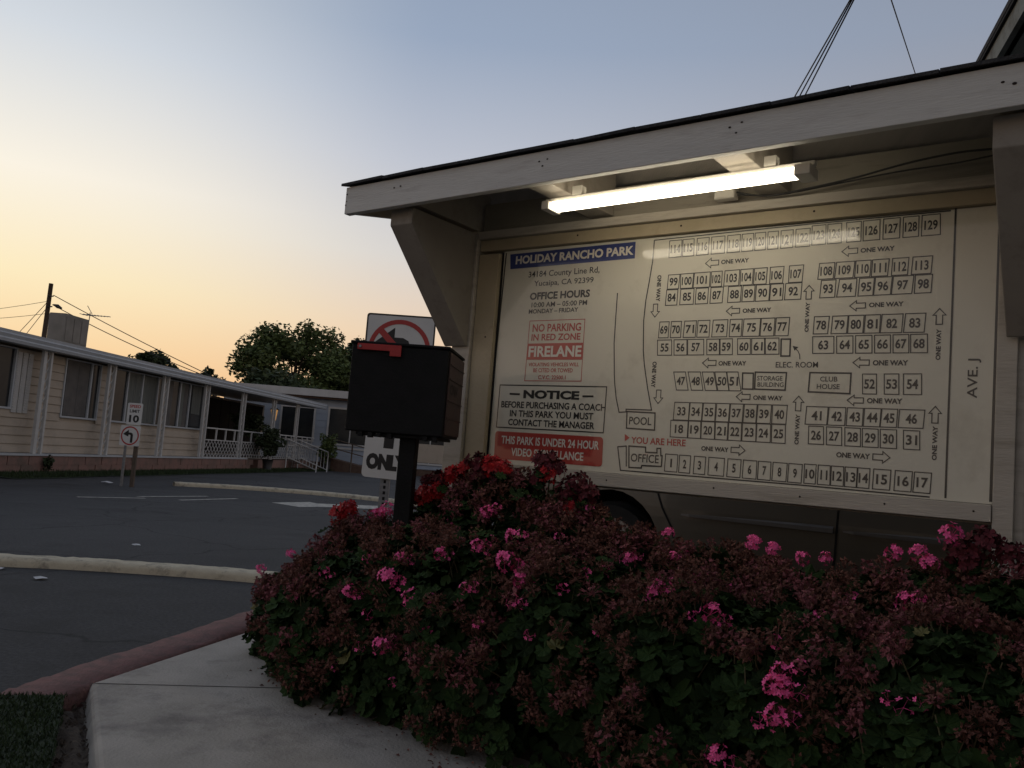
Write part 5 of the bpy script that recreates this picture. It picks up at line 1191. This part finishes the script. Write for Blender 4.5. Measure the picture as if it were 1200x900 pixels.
def umbel(rng, kind):
    """flower head of unit radius about the origin, stalk towards -Z"""
    v = []; f = []
    def add(vs, fs):
        k = len(v); v.extend(vs); f.extend(tuple(i + k for i in q) for q in fs)
    N = {'fresh': 16, 'few': 5, 'red': 38, 'dried': 26, 'dried2': 18}[kind]
    for i in range(N):
        el = rng.uniform(-.25, 1.0) if kind in ('fresh', 'red', 'few') else rng.uniform(-.75, 1.0)
        a = i * 2.4 + rng.uniform(-.3, .3); c_ = sqrt(max(0, 1 - el * el)); d = Vector((cos(a) * c_, sin(a) * c_, el)); L = rng.uniform(.72, 1.0) if kind != 'red' else rng.uniform(.45, 1.0)
        if kind.startswith('dried'): L *= rng.uniform(.7, 1)
        p = d * L
        x = d.orthogonal().normalized(); y = d.cross(x)
        s0 = Vector((0, 0, -.35)); t = .018
        add([tuple(s0 + x * t), tuple(s0 - x * t), tuple(p * .9 - x * t), tuple(p * .9 + x * t)], [(0, 1, 2, 3)])
        if kind in ('fresh', 'red', 'few'):
            ps = .34; tw = rng.uniform(0, 6)
            for k in range(5):
                b_ = tw + k * 2 * pi / 5; e = x * cos(b_) + y * sin(b_); w_ = x * -sin(b_) + y * cos(b_); up_ = rng.uniform(.02, .16)
                add([tuple(p), tuple(p + e * ps * .55 + w_ * ps * .34 + d * up_ * .5), tuple(p + e * ps + w_ * ps * .20 + d * up_), tuple(p + e * ps - w_ * ps * .20 + d * up_), tuple(p + e * ps * .55 - w_ * ps * .34 + d * up_ * .5)], [(0, 1, 2), (0, 2, 3), (0, 3, 4)])
        else:
            for k in range(3):
                e = Vector((rng.gauss(0, 1), rng.gauss(0, 1), rng.gauss(0, 1))).normalized(); w_ = e.cross(d).normalized(); s = rng.uniform(.18, .30); q = p + e * .06
                add([tuple(q - e * s), tuple(q + w_ * s * .5), tuple(q + e * s * .8 + d * .06), tuple(q - w_ * s * .45)], [(0, 1, 2), (0, 2, 3)])
            add([tuple(p - x * .03), tuple(p + x * .03), tuple(p + d * rng.uniform(.2, .42))], [(0, 1, 2)])
    return v, f
HEADS = {k: [raw_mesh('flower_head', *umbel(rng, kk), M[mm]) for _ in range(nv)] for k, kk, mm, nv in (('pink', 'fresh', 'pink', 3), ('pinkfew', 'few', 'pink', 3), ('red', 'red', 'redpetal', 3), ('redold', 'red', 'redold', 2), ('dried', 'dried', 'dried', 4), ('dried2', 'dried2', 'dried', 2), ('fading', 'dried', 'dried_pink', 3))}
def place(me, name, parent, rl, p, nrm_, scale, rng, spin=True):
    o = bpy.data.objects.new(name, me); COL.objects.link(o); o.parent = parent
    q = Vector(nrm_).to_track_quat('Z', 'Y')
    from mathutils import Quaternion
    if spin: q = q @ Quaternion((0, 0, 1), rng.uniform(0, 6.283))
    o.rotation_mode = 'QUATERNION'; o.rotation_quaternion = q; o.location = Vector(p) - rl
    o.scale = (scale, scale, scale * rng.uniform(.85, 1.1)); return o
def brad(t, R): return R * (.8 + .35 * t) * max(0.0, 1 - t ** 2.6) ** .5
def surf(bu, th, t, k=1.0):
    x, y, h, R = bu; r = brad(t, R) * k; lump = 1 + .10 * sin(th * 3 + x * 9 + t * 4) + .07 * sin(th * 5 + t * 9 + y * 7)
    p = Vector((x + r * cos(th) * lump, y + r * sin(th) * lump, .15 + t * h)); up_ = t ** 2.2
    n = Vector((cos(th) * (1 - up_ * .9), sin(th) * (1 - up_ * .9), .15 + up_)).normalized(); return p, n
def covered(p, skip):
    for i, (x, y, h, R) in enumerate(BUSHES):
        if i == skip: continue
        t = (p.z - .15) / h
        if 0 < t < 1 and math.hypot(p.x - x, p.y - y) < brad(t, R) * .86: return True
    return False
BL = ['low leafy geranium mound at the left tip of the bed beside the concrete', 'geranium bush behind the left tip, below the road edge', 'geranium bush around the foot of the mailbox post', 'geranium bush before the left kiosk post', 'tall geranium bush under the red surveillance panel', 'tallest geranium bush, under the office corner of the map', 'geranium bush in front of the car wheel arch',
      'sparsely flowered geranium bush below the car door strip', 'geranium bush below the middle of the bottom trim', 'geranium bush below lots fifteen to seventeen on the map', 'geranium bush at the foot of the right kiosk post', 'geranium bush against the grey stucco wall',
      'low trailing geranium at the front left, over the concrete', 'geranium bush spilling onto the concrete pad, left front', 'front geranium bush with the two brightest pink clusters', 'front geranium bush with large round leaves showing', 'front geranium bush with brown spent heads hanging down, left of centre', 'front geranium bush right of centre with pale pink blooms on top',
      'front geranium bush with pink pairs of blooms near its base', 'dark front geranium bush with one low pink cluster', 'darkest geranium bush at the lower right corner']
CAMP = Vector((0, 0, 1.3)); GROUPB = 'geranium bushes in the planting bed'
bush_roots = []
for bi, bu in enumerate(BUSHES):
    rng = random.Random(100 + bi); x, y, h, R = bu
    root = thing('geranium_bush', (x, y, .15), BL[bi], 'geranium', GROUPB); rl = Vector((x, y, .15)); bush_roots.append((root, rl))
    st_ = MB()
    for k in range(16):
        th = rng.uniform(0, 6.28); t = rng.uniform(.5, .95); p, n_ = surf(bu, th, t, rng.uniform(.5, .9)); m_ = Vector((x + (p.x - x) * .35, y + (p.y - y) * .35, .15 + (p.z - .15) * .5))
        st_.tube([(x + rng.uniform(-.05, .05), y + rng.uniform(-.05, .05), .12), m_, p], [.010, .008, .004], 5)
    # joined inner foliage
    fo = MB()
    for _ in range(950):
        th = rng.uniform(0, 6.283); t = rng.random() ** .8; p, n_ = surf(bu, th, t * .97, rng.uniform(.35, .93) if rng.random() < .5 else rng.uniform(.78, .96))
        n_ = (n_ + Vector((rng.gauss(0, .45), rng.gauss(0, .45), rng.gauss(.1, .4)))).normalized(); s = rng.uniform(.020, .042)
        a = n_.orthogonal().normalized(); b_ = n_.cross(a); w0 = rng.uniform(0, 6.28); nn_ = 9
        vs = [tuple(p)] + [tuple(p + (a * cos(w0 + 5.7 * k / (nn_ - 1)) + b_ * sin(w0 + 5.7 * k / (nn_ - 1))) * s * (1 + .1 * (k % 2)) + n_ * s * .25) for k in range(nn_)]
        fo.add(vs, [(0, k, k + 1) for k in range(1, nn_)])
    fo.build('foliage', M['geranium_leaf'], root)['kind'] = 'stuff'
    # single outer leaves, spent heads
    nl_ = 0; tries = 0
    while nl_ < 215 and tries < 3000:
        tries += 1
        th = rng.uniform(0, 6.283); t = rng.random() ** .75 * .99; p, n_ = surf(bu, th, t, rng.uniform(.92, 1.05))
        if (CAMP - p).dot(n_) < -.25 or covered(p, bi): continue
        n2 = (n_ * 1.0 + Vector((rng.gauss(0, .35), rng.gauss(0, .35), rng.gauss(.35, .3)))).normalized()
        big = rng.uniform(1.3, 1.75) if rng.random() < .12 else 1
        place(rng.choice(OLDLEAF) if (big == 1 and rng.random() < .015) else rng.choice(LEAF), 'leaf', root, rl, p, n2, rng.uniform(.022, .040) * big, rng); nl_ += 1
    nd = 0; tries = 0; ndm = 68 if bi not in (0,) else 54
    while nd < ndm and tries < 2500:
        tries += 1
        th = rng.uniform(0, 6.283); t = rng.random() ** .68 * .995; p, n_ = surf(bu, th, t, rng.uniform(1.0, 1.09))
        if (CAMP - p).dot(n_) < -.2 or covered(p, bi): continue
        c_ = sin(p.x * 7.3 + p.z * 5) * sin(p.y * 6.1 + 1.7 + p.z * 8)
        if c_ < -.1 and rng.random() < .88: continue
        n2 = (n_ + Vector((rng.gauss(0, .3), rng.gauss(0, .3), rng.uniform(-.2, .6)))).normalized(); s = rng.uniform(.028, .054)
        place(rng.choice(HEADS['fading'] if rng.random() < (.06 + .22 * t) else HEADS['dried'] if rng.random() < .75 else HEADS['dried2']), 'spent_flower_head', root, rl, p + n_ * .012 + Vector((0, 0, .012 + .03 * t * rng.random())), n2, s, rng); nd += 1
        q = p - n2 * .10; st_.tube([p + n_ * .01, q], [.0022, .003], 4, cap=False)
    for k in range(7):       # leggy shoots above the mound
        th = rng.uniform(0, 6.28); p, n_ = surf(bu, th, rng.uniform(.88, .99)); q = p + Vector((rng.gauss(0, .03), rng.gauss(0, .03), rng.uniform(.02, .065)))
        st_.tube([p - Vector((0, 0, .12)), q], [.0035, .0022], 4, cap=False)
        place(rng.choice(HEADS['dried2'] if k % 3 else HEADS['fading']), 'spent_flower_head', root, rl, q, Vector((rng.gauss(0, .5), rng.gauss(0, .5), 1)).normalized(), rng.uniform(.018, .032), rng)
    st_.build('stems', M['gstem'], root)
for bi, x, y, z, s in PINK:
    rng = random.Random(int(x * 1000 + y * 77)); root, rl = bush_roots[bi]; bu = BUSHES[bi]; p = Vector((x, y, z))
    n_ = (Vector((x - bu[0], y - bu[1], .25)).normalized() * .7 + (CAMP - p).normalized() * .6 + Vector((0, 0, .25))).normalized()
    p = p + (CAMP - p).normalized() * .035
    place(rng.choice(HEADS['pink'] if s >= 1.15 else HEADS['pinkfew']), 'flower_head', root, rl, p, n_, .0265 * s, rng)
    if s >= 1.1: place(rng.choice(HEADS['pinkfew']), 'flower_head', root, rl, p + S_ * .04 * s + Vector((0, 0, rng.uniform(-.02, .03))), n_, .022 * s, rng)
# extra pink heads along the top edge of the hedge
for (u, d, z, s) in [(-.99, .50, .66, 1.2), (-1.18, .55, .55, 1.2), (1.72, .50, 1.045, 1.4), (1.80, .50, 1.03, 1.2), (2.24, .5, 1.07, 1.3), (2.32, .5, 1.08, 1.3), (2.42, .48, 1.155, 1.6), (2.36, .5, 1.05, 1.3), (2.0, .5, 1.02, 1.0), (1.92, .52, 1.01, 1.1), (1.35, .5, 1.04, 1.1), (-.22, .55, .99, 1.6), (-.31, .55, .955, 1.3), (-.27, .55, .97, 1.2), (.02, .56, .935, 1.5)]:
    p = Vector(K(u, d, z)); bi = min(range(12), key=lambda i: (BUSHES[i][0] - p.x) ** 2 + (BUSHES[i][1] - p.y) ** 2); root, rl = bush_roots[bi]; rng = random.Random(int(u * 999))
    place(rng.choice(HEADS['pink']), 'flower_head', root, rl, p, ((CAMP - p).normalized() + Vector((0, 0, .8))).normalized(), .026 * s, rng)
# red geraniums: stalks standing above the bushes
RED = [('red geranium standing left of the mailbox post', [(-.51, .55, .96, 2.0, 0), (-.57, .56, .92, 1.9, 0), (-.45, .55, .90, 1.6, 1), (-.54, .55, .87, 1.6, 1)]),
       ('red geranium with bright double head right of the mailbox post', [(.04, .55, 1.085, 2.1, 0), (-.03, .57, 1.06, 1.9, 0), (.11, .55, 1.115, 2.0, 0), (.10, .53, 1.17, 1.9, 1), (.02, .53, 1.15, 1.5, 1)]),
       ('red geranium with dark arched head before the left trim of the board', [(.20, .55, 1.20, 2.0, 0), (.27, .54, 1.235, 1.8, 0), (.34, .54, 1.265, 2.1, 1), (.43, .54, 1.26, 1.9, 0), (.36, .55, 1.20, 1.8, 1), (.49, .53, 1.25, 1.6, 0), (.27, .56, 1.15, 1.7, 1)]),
       ('dark red geranium under the video surveillance panel', [(.72, .52, 1.30, 2.2, 1), (.78, .52, 1.27, 1.8, 1), (.76, .54, 1.24, 1.6, 0), (.69, .52, 1.22, 1.8, 1)]),
       ('dark red geranium left of the car wheel arch', [(.90, .52, 1.21, 2.3, 1), (.85, .52, 1.16, 1.9, 1), (.96, .52, 1.17, 1.8, 1), (.89, .54, 1.10, 1.6, 0), (.84, .53, 1.07, 1.6, 1)]),
       ('maroon geranium head leaning on the right kiosk post', [(2.52, .42, 1.13, 2.2, 1), (2.60, .42, 1.10, 1.9, 1), (2.44, .42, 1.10, 1.8, 1), (2.48, .44, 1.06, 1.8, 1), (2.68, .42, 1.06, 1.7, 1)])]
for ri, (lb, hs_) in enumerate(RED):
    rng = random.Random(500 + ri); c = Vector(K(hs_[0][0], hs_[0][1] - .08, .15)); root = thing('red_geranium', c, lb, 'geranium', 'red geraniums rising above the hedge'); rl = c.copy()
    st_ = MB()
    for u, d, z, s, old in hs_:
        p = Vector(K(u, d, z)); n_ = ((CAMP - p).normalized() * .7 + Vector((rng.gauss(0, .2), rng.gauss(0, .2), 1))).normalized()
        place(rng.choice(HEADS['redold'] if old else HEADS['red']), 'flower_head', root, rl, p, n_, .030 * s, rng)
        st_.tube([c + Vector((rng.uniform(-.04, .04), rng.uniform(-.04, .04), 0)), c.lerp(p, .6) + Vector((rng.uniform(-.05, .05), rng.uniform(-.05, .05), 0)), p - n_ * .02], [.009, .006, .0035], 6)
        for k in range(9):
            q = c.lerp(p, rng.uniform(.72, .95)) + Vector((rng.gauss(0, .05), rng.gauss(0, .05), rng.gauss(0, .03)))
            place(rng.choice(LEAF), 'leaf', root, rl, q, Vector((rng.gauss(0, .5), rng.gauss(-.3, .5), 1)).normalized(), rng.uniform(.022, .038), rng)
    st_.build('stems', M['gstem'], root)
# fallen petals and dead leaves on the pad
rng = random.Random(41); b = MB()
for _ in range(170):
    t = rng.random(); e = Vector((-1.1, 4.6, 0)).lerp(Vector((.1, 3.3, 0)), t); n_ = Vector((-.66, -.75, 0)); q = e + n_ * abs(rng.gauss(0, .10)) + Vector((rng.gauss(0, .03), rng.gauss(0, .03), .152)); s = rng.uniform(.004, .012); a = rng.uniform(0, 6.28)
    b.add([(q.x + s * cos(a), q.y + s * sin(a), .153), (q.x + s * .5 * cos(a + 1.6), q.y + s * .5 * sin(a + 1.6), .155 + s * .5), (q.x - s * cos(a), q.y - s * sin(a), .153), (q.x + s * .5 * cos(a - 1.6), q.y + s * .5 * sin(a - 1.6), .154)], [(0, 1, 2, 3)])
tag(b.build('fallen_petals', M['dried']), 'dry fallen petals scattered on the concrete along the geraniums', 'petals', None, 'stuff')
